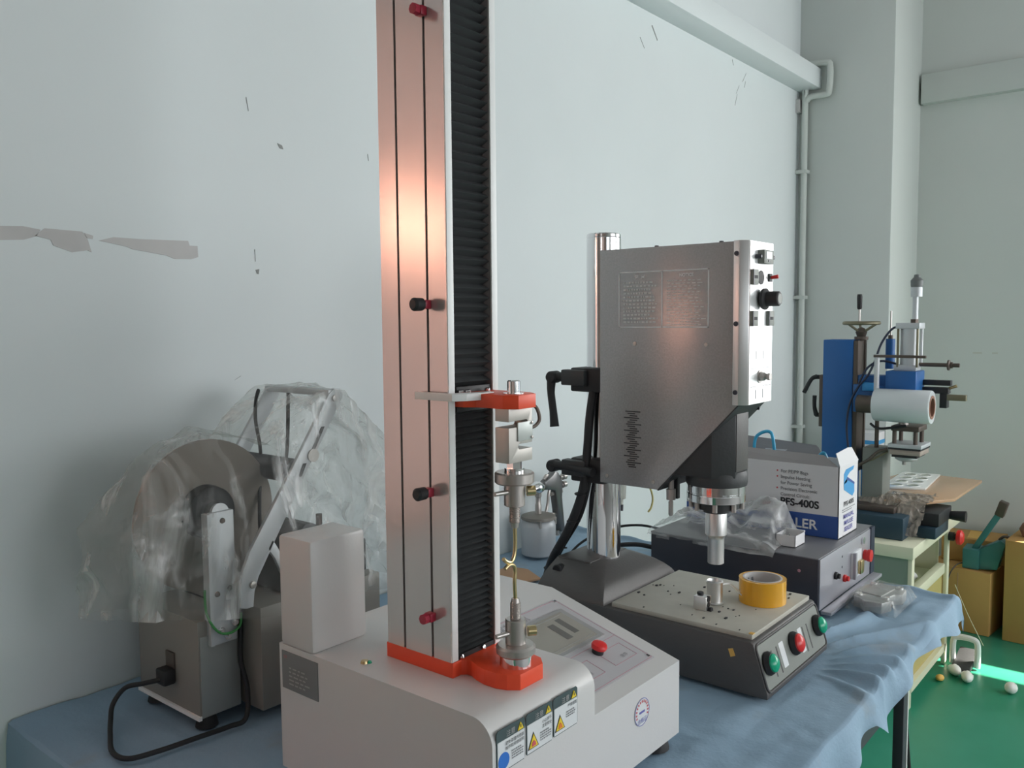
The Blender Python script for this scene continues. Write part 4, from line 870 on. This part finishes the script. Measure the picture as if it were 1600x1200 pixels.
# ================= WINDER UNDER PLASTIC =================
N = thing('reel_machine', (.90, 1.36, .745), 'grey-brown reel winding machine with large disc, left of the tensile tester', 'machine')
B().box(.745, .822, 1.290, 1.490, .764, .932, .0015).build('left_cabinet', 'winder', N)
B().box(.748, .822, 1.2885, 1.2905, .766, .905, .0005).build('front_cover', 'grnface', N)
B().box(.741, .747, 1.288, 1.492, .763, .770).build('bottom_lip', 'whiteink', N)
B().box(.830, 1.10, 1.235, 1.475, .764, .945, .002).build('right_cabinet', 'winder', N)
B().box(.822, .831, 1.30, 1.47, .77, .93).build('gap_spacer', 'black', N)
B().lathe((.905, 1.2345, .872), (0, -1, 0), [(0, .004), (.002, .003), (.002, 0)], 12).build('case_screw', 'steel', N)
for x, y in ((.765, 1.305), (.765, 1.465), (.93, 1.26), (1.07, 1.26), (1.07, 1.45)):
    B().lathe((x, y, .7445), (0, 0, 1), [(0, .019), (.014, .016), (.020, .016), (.020, 0)], 18).build('foot', 'rubber', N)
post = B().box(.766, .812, 1.277, 1.287, .888, 1.114, .002).build('upright_post', 'alusatin', N, label='upright aluminium plate')
B().box(.762, .768, 1.277, 1.295, .888, 1.112).build('post_flange', 'alusatin', post)
for x, z in ((.790, 1.098), (.776, .975), (.800, .980)): B().lathe((x, 1.277, z), (0, -1, 0), [(0, .005), (.0025, .004), (.0035, 0)], 12).build('post_screw', 'iron', post)
for x, z in ((.779, .912), (.792, .900), (.806, .920)): B().lathe((x, 1.2765, z), (0, -1, 0), [(0, .0065), (.004, .0065), (.004, .0035), (.008, .0035), (.008, 0)], 12).build('post_bolt', 'chrome', post)
RC = V((.796, 1.335, 1.099))
B().lathe(RC, (0, -1, 0), [(-.003, .131), (.003, .131), (.003, 0), (-.003, 0)][:2]+[(.003, 0)], 72).build('reel_disc', 'disc', N, label='large brown-grey disc')
B().lathe(RC+V((0, .042, 0)), (0, -1, 0), [(0, .040), (.039, .040)], 40).build('reel_core', 'browncard', N)
hub = B().lathe(RC+V((-.005, -.003, .008)), (0, -1, 0), [(0, .046), (.022, .044), (.026, .038), (.028, .020), (.040, .018), (.040, 0)], 36).build('reel_hub', 'black', N)
B().cyl(RC+V((-.005, -.03, .008)), (RC.x-.005, 1.283, RC.z+.012), .016, seg=20).build('hub_shaft', 'alusatin', hub)
# swinging arms and cross bar
def arm_(y, nm, full):
    p = [(.812, .946), (.826, .946), (.829, .972), (.838, .996), (.852, 1.018), (.942, 1.160), (1.026, 1.284), (1.031, 1.296), (1.025, 1.306), (1.010, 1.308), (.998, 1.298), (.910, 1.168), (.822, 1.042), (.808, 1.012), (.801, .98), (.801, .950)]
    return B().prism(p, 'y', y, y+.008, .001).build('side_arm', 'alusatin', N)
a1 = arm_(1.248, 'f', 1); a2 = arm_(1.440, 'r', 1)
B().prism([(.858, 1.040), (.872, 1.020), (.885, .990), (.905, .965), (.925, .948), (.925, .962), (.908, .980), (.893, 1.005), (.880, 1.035), (.868, 1.055)], 'y', 1.248, 1.256, .001).build('arm_brace', 'alusatin', a1)
for sgn in (0, 1):
    x, z = ((1.010, 1.290), (.825, .985))[sgn]; B().lathe((x, 1.248, z), (0, -1, 0), [(0, .0065), (.004, .006), (.005, 0)], 14).build('arm_bolt', 'steel', a1)
B().prism([(.955, 1.200), (.962, 1.200), (.985, 1.240), (.978, 1.240)], 'y', 1.2465, 1.249).build('arm_slot', 'black', a1)
B().prism([(.925, 1.155), (.931, 1.155), (.943, 1.178), (.936, 1.178)], 'y', 1.2465, 1.249).build('arm_slot', 'black', a1)
B().box(.998, 1.024, 1.250, 1.448, 1.294, 1.306, .002).build('cross_bar', 'alusatin', N)
B().cyl((.925, 1.255, 1.165), (.925, 1.44, 1.165), .022, seg=28).build('guide_roller', 'black', N, label='dark guide roller')
B().cyl((.958, 1.245, 1.19), (.958, 1.252, 1.19), .012, seg=20).build('roller_boss', 'steel', N)
B().box(.90, 1.09, 1.26, 1.42, .946, 1.010, .004).build('motor_block', 'dkgrey', N, label='dark motor block')
B().prism([(.895, 1.008), (.955, 1.062), (.972, 1.060), (1.06, 1.010)], 'y', 1.27, 1.40, .002).build('motor_bracket', 'dkgrey', N)
B().cyl((.985, 1.27, 1.05), (.985, 1.27, 1.075), .006, seg=10).build('motor_pin', 'iron', N)
B().tube([(.965, 1.42, 1.300), (.945, 1.40, 1.280), (.930, 1.38, 1.245), (.925, 1.36, 1.19), (.90, 1.33, 1.12), (.885, 1.31, 1.07), (.880, 1.30, 1.03), (.86, 1.29, .98)], .0035, 8, smooth=5).build('cable', 'rubber', N)
B().tube([(.990, 1.36, 1.296), (.985, 1.36, 1.20), (.975, 1.36, 1.12), (.98, 1.35, 1.05), (.975, 1.34, 1.0)], .0035, 8, smooth=5).build('cable', 'rubber', N)
B().tube([(.757, 1.284, .985), (.758, 1.282, .945), (.770, 1.272, .915), (.790, 1.268, .906), (.812, 1.270, .912), (.822, 1.280, .93)], .0022, 8, smooth=5).build('earth_wire', 'cablegreen', N, label='green earth wire')
B().box(.7415, .7455, 1.365, 1.392, .812, .862, .001).build('mains_socket', 'iron', N)
B().box(.722, .7445, 1.363, 1.393, .808, .836, .004).build('mains_plug', 'rubber', N)
B().tube([(.724, 1.378, .818), (.705, 1.40, .812), (.690, 1.435, .800), (.672, 1.445, .775), (.655, 1.42, .758), (.635, 1.38, .753), (.612, 1.325, .752), (.617, 1.285, .752), (.66, 1.27, .752), (.72, 1.262, .752), (.775, 1.255, .752), (.805, 1.25, .757), (.818, 1.262, .80), (.815, 1.275, .85), (.822, 1.283, .90), (.824, 1.285, .935)], .0042, 10, smooth=7).build('power_cord', 'rubber', N, label='black looped power cord')
# plastic cover draped over the machine
b = B(); bm = bmesh.new()
ctrl = []
for k in range(24):
    a = 2*PI*k/24; ctrl += [V((RC.x+.136*math.cos(a), 1.322, RC.z+.136*math.sin(a))), V((RC.x+.136*math.cos(a), 1.395, RC.z+.136*math.sin(a)))]
ctrl += [V(p) for p in ((1.030, 1.240, 1.308), (1.030, 1.456, 1.308), (.99, 1.240, 1.312), (.99, 1.456, 1.312), (.64, 1.30, 1.10), (.63, 1.46, 1.08), (.635, 1.32, .96), (.64, 1.48, .93), (.82, 1.225, .93), (.72, 1.27, .95),
    (1.15, 1.24, 1.20), (1.16, 1.44, 1.18), (1.19, 1.25, 1.06), (1.20, 1.46, 1.05), (1.20, 1.24, .90), (1.20, 1.48, .90), (.95, 1.215, .93), (1.10, 1.215, .92), (.65, 1.48, .93), (1.0, 1.49, .92))]
for p in ctrl: bm.verts.new(p)
r_ = bmesh.ops.convex_hull(bm, input=bm.verts[:]); bmesh.ops.delete(bm, geom=list({g for g in r_['geom_interior']+r_['geom_unused'] if isinstance(g, bmesh.types.BMVert)}), context='VERTS')
bm.normal_update()
bmesh.ops.delete(bm, geom=[f for f in bm.faces if f.calc_center_median().z < .97 and f.normal.z < -.4], context='FACES')
bmesh.ops.triangulate(bm, faces=bm.faces[:])
for _ in range(5):
    long = [e for e in bm.edges if e.calc_length() > .018]
    if not long: break
    bmesh.ops.subdivide_edges(bm, edges=long, cuts=1); bmesh.ops.triangulate(bm, faces=bm.faces[:])
bmesh.ops.smooth_vert(bm, verts=[v for v in bm.verts if not v.is_boundary], factor=.5, use_axis_x=True, use_axis_y=True, use_axis_z=True)
bm.normal_update()
for v in bm.verts:
    c = v.co; top = max(0, min(1, (c.z-.95)/.3))
    rv = V((c.x-RC.x, 0, c.z-RC.z)); rm = .143+max(0, c.x-.91)*1.70
    if rv.length > rm and c.z > 1.06 and c.x > .70: v.co = V((RC.x, c.y, RC.z))+rv.normalized()*rm; c = v.co
    h = .014*ridged(c.x*1.0+c.z*.9, c.y*.7-c.z*.25, 13, 2)-.008+.004*ridged(c.x, c.z+c.y, 40, 6)
    if c.z < .96: h += .012*noise.noise(V((c.x*25, c.y*25, 0)))
    v.co = c+v.normal*h*(1.15-.6*top)*(1 if c.x < 1.03 else 1.6)
b.add(bm); co = b.build('plastic_cover', 'cover'); tag(co, 'clear plastic sheet draped over the reel machine', 'plastic sheet')
for f in co.data.polygons: f.use_smooth = True

# ================= CABINET AND BLUE PRESS =================
Cb = thing('steel_cabinet', (3.62, 1.0, 0), 'cream and grey-green steel cabinet on the floor carrying the blue press', 'cabinet')
B().box(3.235, 3.985, .795, 1.36, .560, .605, .003).build('cabinet_top', 'cream', Cb)
B().box(3.246, 3.262, .815, 1.33, .05, .560).build('side_panel', 'grn_grey', Cb)
B().box(3.80, 3.815, .84, 1.33, .05, .560).build('side_panel', 'cream', Cb)
B().box(3.26, 3.81, 1.315, 1.33, .05, .560).build('back_panel', 'ochre', Cb)
for x in (3.245, 3.785): B().box(x, x+.034, .800, .815, .0, .560, .002).build('leg', 'cream', Cb)
for x in (3.245, 3.775): B().box(x, x+.045, 1.30, 1.335, .0, .560, .002).build('leg', 'cream', Cb)
B().box(3.29, 3.775, .806, .835, .385, .425, .003).build('drawer_front', 'cream', Cb)
B().box(3.27, 3.80, .835, 1.31, .37, .385).build('shelf', 'cream', Cb)
B().box(3.27, 3.80, .80, 1.31, .055, .085).build('bottom_shelf', 'cream', Cb)
B().box(3.28, 3.785, .818, .826, .085, .386).build('door', 'ochre', Cb) 
B().lathe((3.249, 1.0, .44), (-1, 0, 0), [(0, .016), (.006, .015), (.012, .009), (.02, .008), (.02, 0)], 14).build('panel_knob', 'brass', Cb)
es2 = B().lathe((3.80, .800, .535), (0, -1, 0), [(0, .018), (.02, .018), (.02, .012), (.03, .012), (.03, 0)], 20).build('stop_button', 'black', Cb)
B().lathe((3.80, .772, .535), (0, -1, 0), [(0, .022), (.004, .030), (.018, .030), (.026, .02), (.027, 0)], 24).build('button_cap', 'red', es2)
sk = thing('shelf_scraps', (3.50, .90, .386), 'crumpled white scraps lying on the cabinet shelf', 'scrap')
random.seed(11)
for k in range(5):
    b = B(); b.sph((3.36+.05*k, .88+.015*(k % 2), .405+.006*(k % 3)), .026, (1.1, .9, .7), 12)
    for v in b.bm.verts: v.co += V((1, 1, 1))*0+v.co.normalized()*.014*noise.noise(v.co*40)
    b.build('scrap', 'tray' if k % 2 else 'carton', sk)
P_ = thing('hot_press', (3.50, 1.0, .605), 'blue pneumatic hot press with handwheel and air cylinder on the cream cabinet', 'press')
B().box(3.31, 3.62, .85, 1.12, .606, .690, .006).build('press_base', 'darkblue', P_)
B().box(3.40, 3.60, .760, .850, .606, .650, .006).build('base_toe', 'darkblue', P_)
B().box(3.45, 3.56, 1.088, 1.205, .690, 1.343, .004).build('press_column', 'blue', P_)
B().box(3.455, 3.535, 1.070, 1.088, .82, 1.340, .001).build('slide_rail', 'iron', P_)
B().box(3.535, 3.552, 1.066, 1.090, .82, 1.346, .001).build('slide_rail', 'iron', P_)
B().box(3.46, 3.54, .95, 1.09, 1.130, 1.205, .004).build('press_arm', 'blue', P_)
B().box(3.45, 3.56, .945, 1.085, 1.060, 1.170, .004).build('slide_carriage', 'blue', P_)
B().box(3.43, 3.555, .850, .960, 1.120, 1.226, .004).build('cylinder_block', 'blue', P_)
B().box(3.44, 3.50, .990, 1.048, 1.145, 1.178, .003).build('roll_bracket', 'blue2', P_)
wh = B(); ang = [2*PI*k/32 for k in range(32)]
wh.tube([(3.50+.064*math.cos(a), 1.073+.064*math.sin(a), 1.408) for a in ang], .0075, 10, closed=True); wh = wh.build('handwheel', 'hand', P_)
for k in range(3):
    a = k*2*PI/3+.4; B().tube([(3.50+.012*math.cos(a), 1.073+.012*math.sin(a), 1.375), (3.50+.060*math.cos(a), 1.073+.060*math.sin(a), 1.406)], .005, 8).build('wheel_spoke', 'hand', wh)
B().lathe((3.50, 1.073, 1.343), (0, 0, 1), [(0, .026), (.012, .026), (.012, .016), (.03, .022), (.045, .012), (.05, 0)], 20).build('wheel_hub', 'iron', wh)
B().cyl((3.50, 1.082, 1.41), (3.50, 1.082, 1.47), .004, seg=10).build('crank_rod', 'steel', wh)
B().lathe((3.50, 1.082, 1.462), (0, 0, 1), [(0, .007), (.006, .0095), (.05, .0105), (.060, .009), (.060, 0)], 16).build('crank_grip', 'black', wh)
B().box(3.465, 3.535, .860, .940, 1.226, 1.248, .002).build('cylinder_foot', 'alusatin', P_)
cy = B().cyl((3.50, .893, 1.248), (3.50, .893, 1.388), .033, seg=32).build('air_cylinder', 'alusatin', P_, label='aluminium air cylinder')
B().box(3.460, 3.540, .850, .935, 1.386, 1.408, .002).build('cylinder_cap', 'alusatin', cy)
for x in (3.468, 3.532):
    for y in (.858, .927): B().cyl((x, y, 1.24), (x, y, 1.39), .0045, seg=8).build('tie_rod', 'hand' if y > .9 or x < 3.5 else 'alusatin', cy)  # window-side rod paler: the light on it is put into the colour
B().cyl((3.50, .878, 1.408), (3.50, .878, 1.422), .014, seg=6).build('rod_nut', 'iron', cy)
B().cyl((3.50, .876, 1.42), (3.50, .876, 1.51), .0105, seg=18).build('piston_rod', 'alusatin', cy)
B().lathe((3.50, .873, 1.508), (0, 0, 1), [(0, .020), (.038, .020), (.038, .0215), (.060, .0225), (.066, .018), (.072, .012), (.082, .010), (.084, 0)], 22).build('stroke_knob', 'kgrey', cy)
B().lathe((3.50, .873, 1.507), (0, 0, 1), [(0, .0205), (.036, .0205), (.036, 0)], 22).build('knob_collar', 'alusatin', cy)
B().tube([(3.48, .915, 1.397), (3.47, .95, 1.385), (3.46, .985, 1.33), (3.45, 1.005, 1.26), (3.44, 1.03, 1.20), (3.435, 1.06, 1.16), (3.43, 1.09, 1.09), (3.43, 1.10, 1.00), (3.43, 1.09, .90)], .0042, 8, smooth=6).build('air_hose', 'blackblue', P_)
B().tube([(3.48, .93, 1.25), (3.46, .985, 1.262), (3.445, 1.03, 1.235), (3.437, 1.06, 1.17)], .0042, 8, smooth=6).build('air_hose', 'blackblue', P_)
B().cyl((3.58, .985, 1.226), (3.58, .985, 1.345), .0175, seg=20).build('damper_tube', 'blue', P_)
B().cyl((3.58, .985, 1.345), (3.58, .985, 1.36), .009, seg=12).build('damper_nut', 'iron', P_)
B().cyl((3.58, .985, 1.35), (3.58, .985, 1.455), .003, seg=8).build('damper_rod', 'steel', P_)
B().box(3.40, 3.415, .812, .996, 1.278, 1.288, .001).build('cross_plate', 'iron', P_)
B().cyl((3.41, .985, 1.05), (3.41, .985, 1.29), .010, seg=14).build('guide_post', 'alusatin', P_)
B().cyl((3.52, .862, 1.249), (3.52, .722, 1.249), .0075, seg=12).build('guide_bolt', 'iron', P_)
B().lathe((3.52, .762, 1.249), (0, -1, 0), [(0, .008), (.0, .020), (.006, .020), (.009, .012), (.016, .012), (.016, 0)], 14).build('guide_nut', 'iron', P_)
B().box(3.53, 3.56, .753, .852, 1.170, 1.190, .001).box(3.525, 3.57, .760, .852, 1.140, 1.162, .001).build('side_clamp', 'black', P_)
B().box(3.53, 3.57, .765, .790, 1.085, 1.150, .001).build('side_clamp_arm', 'black', P_)
B().cyl((3.55, .775, 1.155), (3.55, .735, 1.17), .004, .006, 10).build('clamp_screw', 'brass', P_)
B().box(3.53, 3.555, .700, .765, 1.115, 1.137, .001).build('square_bar', 'hand', P_)
# lock handles at the rear of the column
B().box(3.47, 3.53, 1.203, 1.225, .99, 1.20, .001).build('gib_plate', 'iron', P_)
for z in (1.190, 1.035):
    B().cyl((3.49, 1.222, z), (3.49, 1.245, z), .009, seg=14).build('lock_screw', 'black', P_)
B().tube([(3.48, 1.238, 1.192), (3.47, 1.258, 1.180), (3.465, 1.285, 1.125)], [.010, .008, .0085], 10, smooth=4).build('lock_lever', 'black', P_)
B().tube([(3.48, 1.238, 1.035), (3.47, 1.243, 1.07), (3.465, 1.241, 1.115)], [.010, .0075, .0085], 10, smooth=4).build('lock_lever', 'black', P_)
# heating head
B().cyl((3.49, .905, 1.00), (3.49, .905, 1.13), .018, seg=18).build('ram', 'steel', P_)
B().box(3.43, 3.55, .835, .935, .998, 1.018, .003).build('head_bridge', 'iron', P_)
for y in (.850, .925):
    for x in (3.445, 3.535): B().cyl((x, y, .948), (x, y, 1.0), .008, seg=10).build('head_stud', 'iron', P_)
B().box(3.42, 3.56, .823, .942, .935, .949, .001).build('head_plate', 'alusatin', P_)
B().box(3.42, 3.56, .825, .940, .928, .935).build('insulator', 'black', P_)
B().box(3.425, 3.555, .828, .936, .908, .928, .001).build('heater_plate', 'handpink', P_)
B().box(3.43, 3.55, .840, .930, .898, .908).build('insulator', 'black', P_)
B().lathe((3.49, .892, .878), (0, 0, 1), [(0, .028), (.008, .040), (.02, .042), (.02, 0)], 24).build('die', 'alusatin', P_)
B().cyl((3.49, .900, .862), (3.49, .900, .88), .007, seg=10).build('die_pin', 'steel', P_)
B().tube([(3.43, .945, .925), (3.42, .975, .915), (3.41, 1.01, .88), (3.41, 1.05, .85), (3.42, 1.07, .80)], .006, 8, smooth=6).build('heater_cable', 'iron', P_)
B().tube([(3.44, .945, .915), (3.43, .97, .90), (3.42, 1.0, .88), (3.42, 1.03, .87)], .004, 8, smooth=6).build('heater_cable', 'hand', P_)
B().tube([(3.43, 1.01, 1.02), (3.42, .98, 1.005), (3.42, .93, 1.01), (3.43, .88, 1.02)], .005, 8, smooth=6).build('heater_cable', 'rubber', P_)
B().box(3.455, 3.56, .968, 1.045, .690, .922, .002).build('control_case', 'panelgrey', P_)
B().cyl((3.48, 1.0, .922), (3.48, 1.0, 1.04), .008, seg=10).build('guide_rod', 'iron', P_)
B().box(3.62, 3.70, 1.02, 1.10, .690, .89, .004).build('rear_valve', 'blue2', P_)
B().box(3.37, 3.62, .90, 1.05, .690, .712, .003).build('bed_slide', 'iron', P_)
B().cyl((3.60, .76, .665), (3.60, .70, .665), .016, .022, 18).build('bed_knob', 'black', P_)
B().box(3.42, 3.62, .755, .90, .650, .700, .004).build('bed_support', 'black', P_)
# film roll on its spindle
Fr = thing('film_roll', (3.40, .89, 1.02), 'roll of white stretch film held out sideways on the blue press', 'film roll')
B().lathe_open((3.40, .985, 1.098), (0, -1, 0), [(0, .044), (0, .060), (.004, .0625), (.196, .0625), (.200, .060), (.200, .044), (0, .044)], 48).build('film_winding', 'filmroll', Fr)
B().lathe_open((3.40, .990, 1.098), (0, -1, 0), [(0, .034), (0, .0438), (.2065, .0438), (.2065, .034), (0, .034)], 36).build('core_tube', 'core', Fr)
B().cyl((3.40, 1.05, 1.098), (3.40, .972, 1.098), .034, seg=20).build('spindle', 'iron', P_)
# acrylic bed sheet, tray, scrap film
ac = B().prism([(3.44, .955), (3.50, .815), (3.62, .745), (4.10, .740), (4.12, .90), (4.10, 1.06), (3.72, 1.11), (3.575, 1.06), (3.57, .955)], 'z', .715, .727, .002).build('acrylic_sheet', 'amber'); tag(ac, 'amber edged clear acrylic sheet lying on the press bed', 'sheet')
tx = [(3.66, 1.035), (3.72, .875), (4.10, .905), (4.07, 1.055)]
tr = B(); tr.prism(tx, 'z', .7275, .735, .001); tr = tr.build('punched_tray', 'tray'); tag(tr, 'white tray with two rows of round holes on the acrylic sheet', 'tray')
def tq(u, v):
    a_ = V((*tx[0], 0)).lerp(V((*tx[1], 0)), u); b_ = V((*tx[3], 0)).lerp(V((*tx[2], 0)), u); return a_.lerp(b_, v)
for i in range(2):
    for j in range(4):
        c = tq(.30+.38*i, .14+.235*j); B().lathe((c.x, c.y, .7352), (0, 0, 1), [(0, .024), (.0004, .024), (.0006, 0)], 20).build('hole', 'holegrey', tr); B().ring((c.x, c.y, .735), (0, 0, 1), .026, .0225, .003, 20).build('hole_rim', 'tray', tr)
b = B(); g_ = {}
for i in range(61):
    for j in range(61):
        u, v = i/60, j/60; x = 3.32+.31*u; y = .795+.265*v
        e = min(u, 1-u, v, 1-v)*4+.25*noise.noise(V((u*4, v*4, 7)))
        if e < .12: continue
        over = max(0, 3.45-x)
        g_[i, j] = b.bm.verts.new(V((x, y, (.729 if x > 3.62 else .720)+.016*max(0, ridged(x, y, 14, 8))*min(1, e)+.010*ridged(x, y, 34, 1)-over*.9)))
for i in range(60):
    for j in range(60):
        q = [g_.get(c) for c in ((i, j), (i+1, j), (i+1, j+1), (i, j+1))]
        if all(q): b.bm.faces.new(q)
o = b.build('scrap_film', 'brownfilm'); tag(o, 'crumpled brownish scrap film hanging over the near edge of the press bed', 'film')
wb = thing('striped_box', (4.12, 1.205, .606), 'white box with a blue stripe behind the blue press', 'box')
B().box(4.03, 4.14, 1.155, 1.27, .606, .905, .002).build('box_body', 'carton', wb)
B().box(4.0285, 4.031, 1.150, 1.272, .852, .870).box(4.03, 4.141, 1.1535, 1.156, .852, .870).build('blue_stripe', 'ltblue', wb)
B().box(3.992, 4.142, 1.15, 1.36, .56, .6055, .002).build('stand_shelf', 'cream', wb)
B().box(3.995, 4.02, 1.17, 1.20, .0, .56).box(3.995, 4.02, 1.30, 1.33, .0, .56).box(4.11, 4.14, 1.17, 1.20, .0, .56).box(4.11, 4.14, 1.30, 1.33, .0, .56).build('stand_frame', 'cream', wb)

# ================= BOXES, TEAL SEALER, FLOOR THINGS =================
def carton(x0, x1, y0, y1, z0, z1, rz, label):
    c = V(((x0+x1)/2, (y0+y1)/2, 0)); o = thing('cardboard_box', (c.x, c.y, z0), label, 'box')
    Mx = Matrix.Translation(c) @ Matrix.Rotation(rz, 4, 'Z') @ Matrix.Translation(-c)
    B().box(x0, x1, y0, y1, z0+.001, z1, .004, mtx=Mx).build('box_body', 'brownbox', o)
    B().box(x0-.0012, x0+.002, (y0+y1)/2-.002, (y0+y1)/2+.002, z0+.02, z1-.02, mtx=Mx).build('seam', 'browncard', o)
    B().box(x0+.02, x1-.02, (y0+y1)/2-.025, (y0+y1)/2+.025, z1-.001, z1+.0006, mtx=Mx).build('closing_tape', 'tapeside', o)
    return o
carton(4.24, 4.56, .700, .97, 0, .288, -.10, 'brown cardboard box on the floor under the teal sealer')
carton(4.215, 4.55, .30, .655, 0, .452, -.06, 'larger brown cardboard box on the floor near the right, taller than its neighbour')
carton(4.375, 4.57, .70, .96, .290, .40, .10, 'flat brown cardboard box lying behind the teal sealer against the far wall')
dk = B().lathe((4.36, .57, .453), (0, 0, 1), [(0, .05), (.03, .062), (.055, .05), (.07, .02), (.072, 0)], 24).build('dark_reel', 'core'); tag(dk, 'small dark brown reel lying on the taller cardboard box', 'reel')
Z = thing('hand_sealer', (4.29, .75, .289), 'teal hand-operated impulse sealer with raised lever resting on a cardboard box', 'sealer')
B().prism([(4.255, .290), (4.255, .380), (4.345, .386), (4.345, .290)], 'y', .770, .838, .004).build('sealer_body', 'teal', Z)
B().prism([(.771, .292), (.771, .384), (.690, .436), (.668, .422), (.700, .300)], 'x', 4.265, 4.335, .003).build('sealer_bed', 'teal', Z)
B().tube([(4.30, .700, .430), (4.30, .682, .448), (4.30, .660, .446), (4.30, .648, .425)], .006, 8, smooth=4).build('bed_strap', 'iron', Z)
B().prism([(.808, .380), (.780, .380), (.690, .545), (.714, .556)], 'x', 4.28, 4.315, .003).build('press_lever', 'teal', Z)
B().prism([(.720, .548), (.686, .534), (.666, .600), (.700, .612)], 'x', 4.275, 4.32, .004).build('lever_grip', 'iron', Z)
B().tube([(4.27, .838, .31), (4.25, .86, .30), (4.215, .88, .26), (4.21, .90, .15), (4.215, .91, .02)], .003, 8, smooth=5).build('cord', 'iron', Z)
# foot pedal and shoes by the cabinet
fp_ = thing('foot_pedal', (3.80, .73, 0), 'white guarded foot pedal on the green floor by the cabinet leg', 'foot pedal')
B().tube([(3.80, .772, .01), (3.80, .772, .10), (3.80, .755, .122), (3.80, .70, .122), (3.80, .682, .10), (3.80, .682, .01)], .012, 10, smooth=4).build('guard_hoop', 'white2', fp_)
B().prism([(3.72, .004), (3.90, .004), (3.90, .05), (3.74, .022)], 'y', .695, .765, .003).build('treadle', 'dkgrey', fp_)
B().tube([(3.79, .66, .11), (3.80, .72, .22), (3.79, .77, .34)], .0012, 6, smooth=4).build('pull_cord', 'cream', fp_)
def shoe(x, y, rz, label):
    b = B(); b.sph((0, 0, .022), .03, (1.6, .75, .72), 20)
    for v in b.bm.verts:
        if v.co.x > 0: v.co.z *= .72
        v.co.z = max(v.co.z, .001)
    b.bm.transform(Matrix.Translation((x, y, 0)) @ Matrix.Rotation(rz, 4, 'Z')); o = b.build('slipper', 'tray'); return tag(o, label, 'slipper', None)
shoe(3.70, .745, .5, 'white slipper on the floor nearest the foot pedal'); shoe(3.66, .69, .2, 'white slipper on the floor nearer the camera than its pair')
pb = B().sph((3.640, .536, .022), .025, (1.1, .9, .85), 20).build('white_ball', 'tray'); tag(pb, 'small white ball lying alone on the green floor', 'ball')
sc_ = B().sph((3.60, .775, .012), .02, (1.1, .8, .6), 14).build('wad', 'tapeside'); tag(sc_, 'small pale crumpled wad on the floor before the slippers', 'scrap')
pp_ = B().prism([(2.66, .41), (2.70, .405), (2.705, .42), (2.68, .428)], 'z', .0005, .002).build('paper_scrap', 'tapeside'); tag(pp_, 'tiny pale paper scrap on the green floor in front of the table', 'scrap')
# looped cable and dark box under the table
cc = B().tube([(1.86, .62, .02), (2.0, .58, .012), (2.16, .62, .012), (2.2, .72, .012), (2.06, .80, .012), (1.9, .78, .012), (1.84, .70, .012), (1.9, .62, .018), (2.05, .60, .018), (2.25, .68, .012)], .008, 8, smooth=8).build('floor_cable', 'rubber'); tag(cc, 'black cable lying in a loop on the green floor under the table', 'cable')
cd_ = B().tube([(2.01, .505, .60), (2.015, .49, .40), (2.035, .47, .30), (2.03, .46, .22), (2.015, .47, .15), (2.01, .50, .02)], .004, 8, smooth=8).build('hanging_cable', 'rubber'); tag(cd_, 'thin black cable hanging beside the front table leg', 'cable')
sb_ = thing('switch_box', (1.9, .66, 0), 'dark metal control box under the table behind the front leg', 'box')
B().box(1.86, 2.02, .60, .80, 0, .36, .006).build('box_body', 'black', sb_)
B().lathe((1.88, .60, .33), (0, -1, 0), [(0, .012), (.02, .010), (.02, 0)], 14).build('plug', 'tray', sb_)
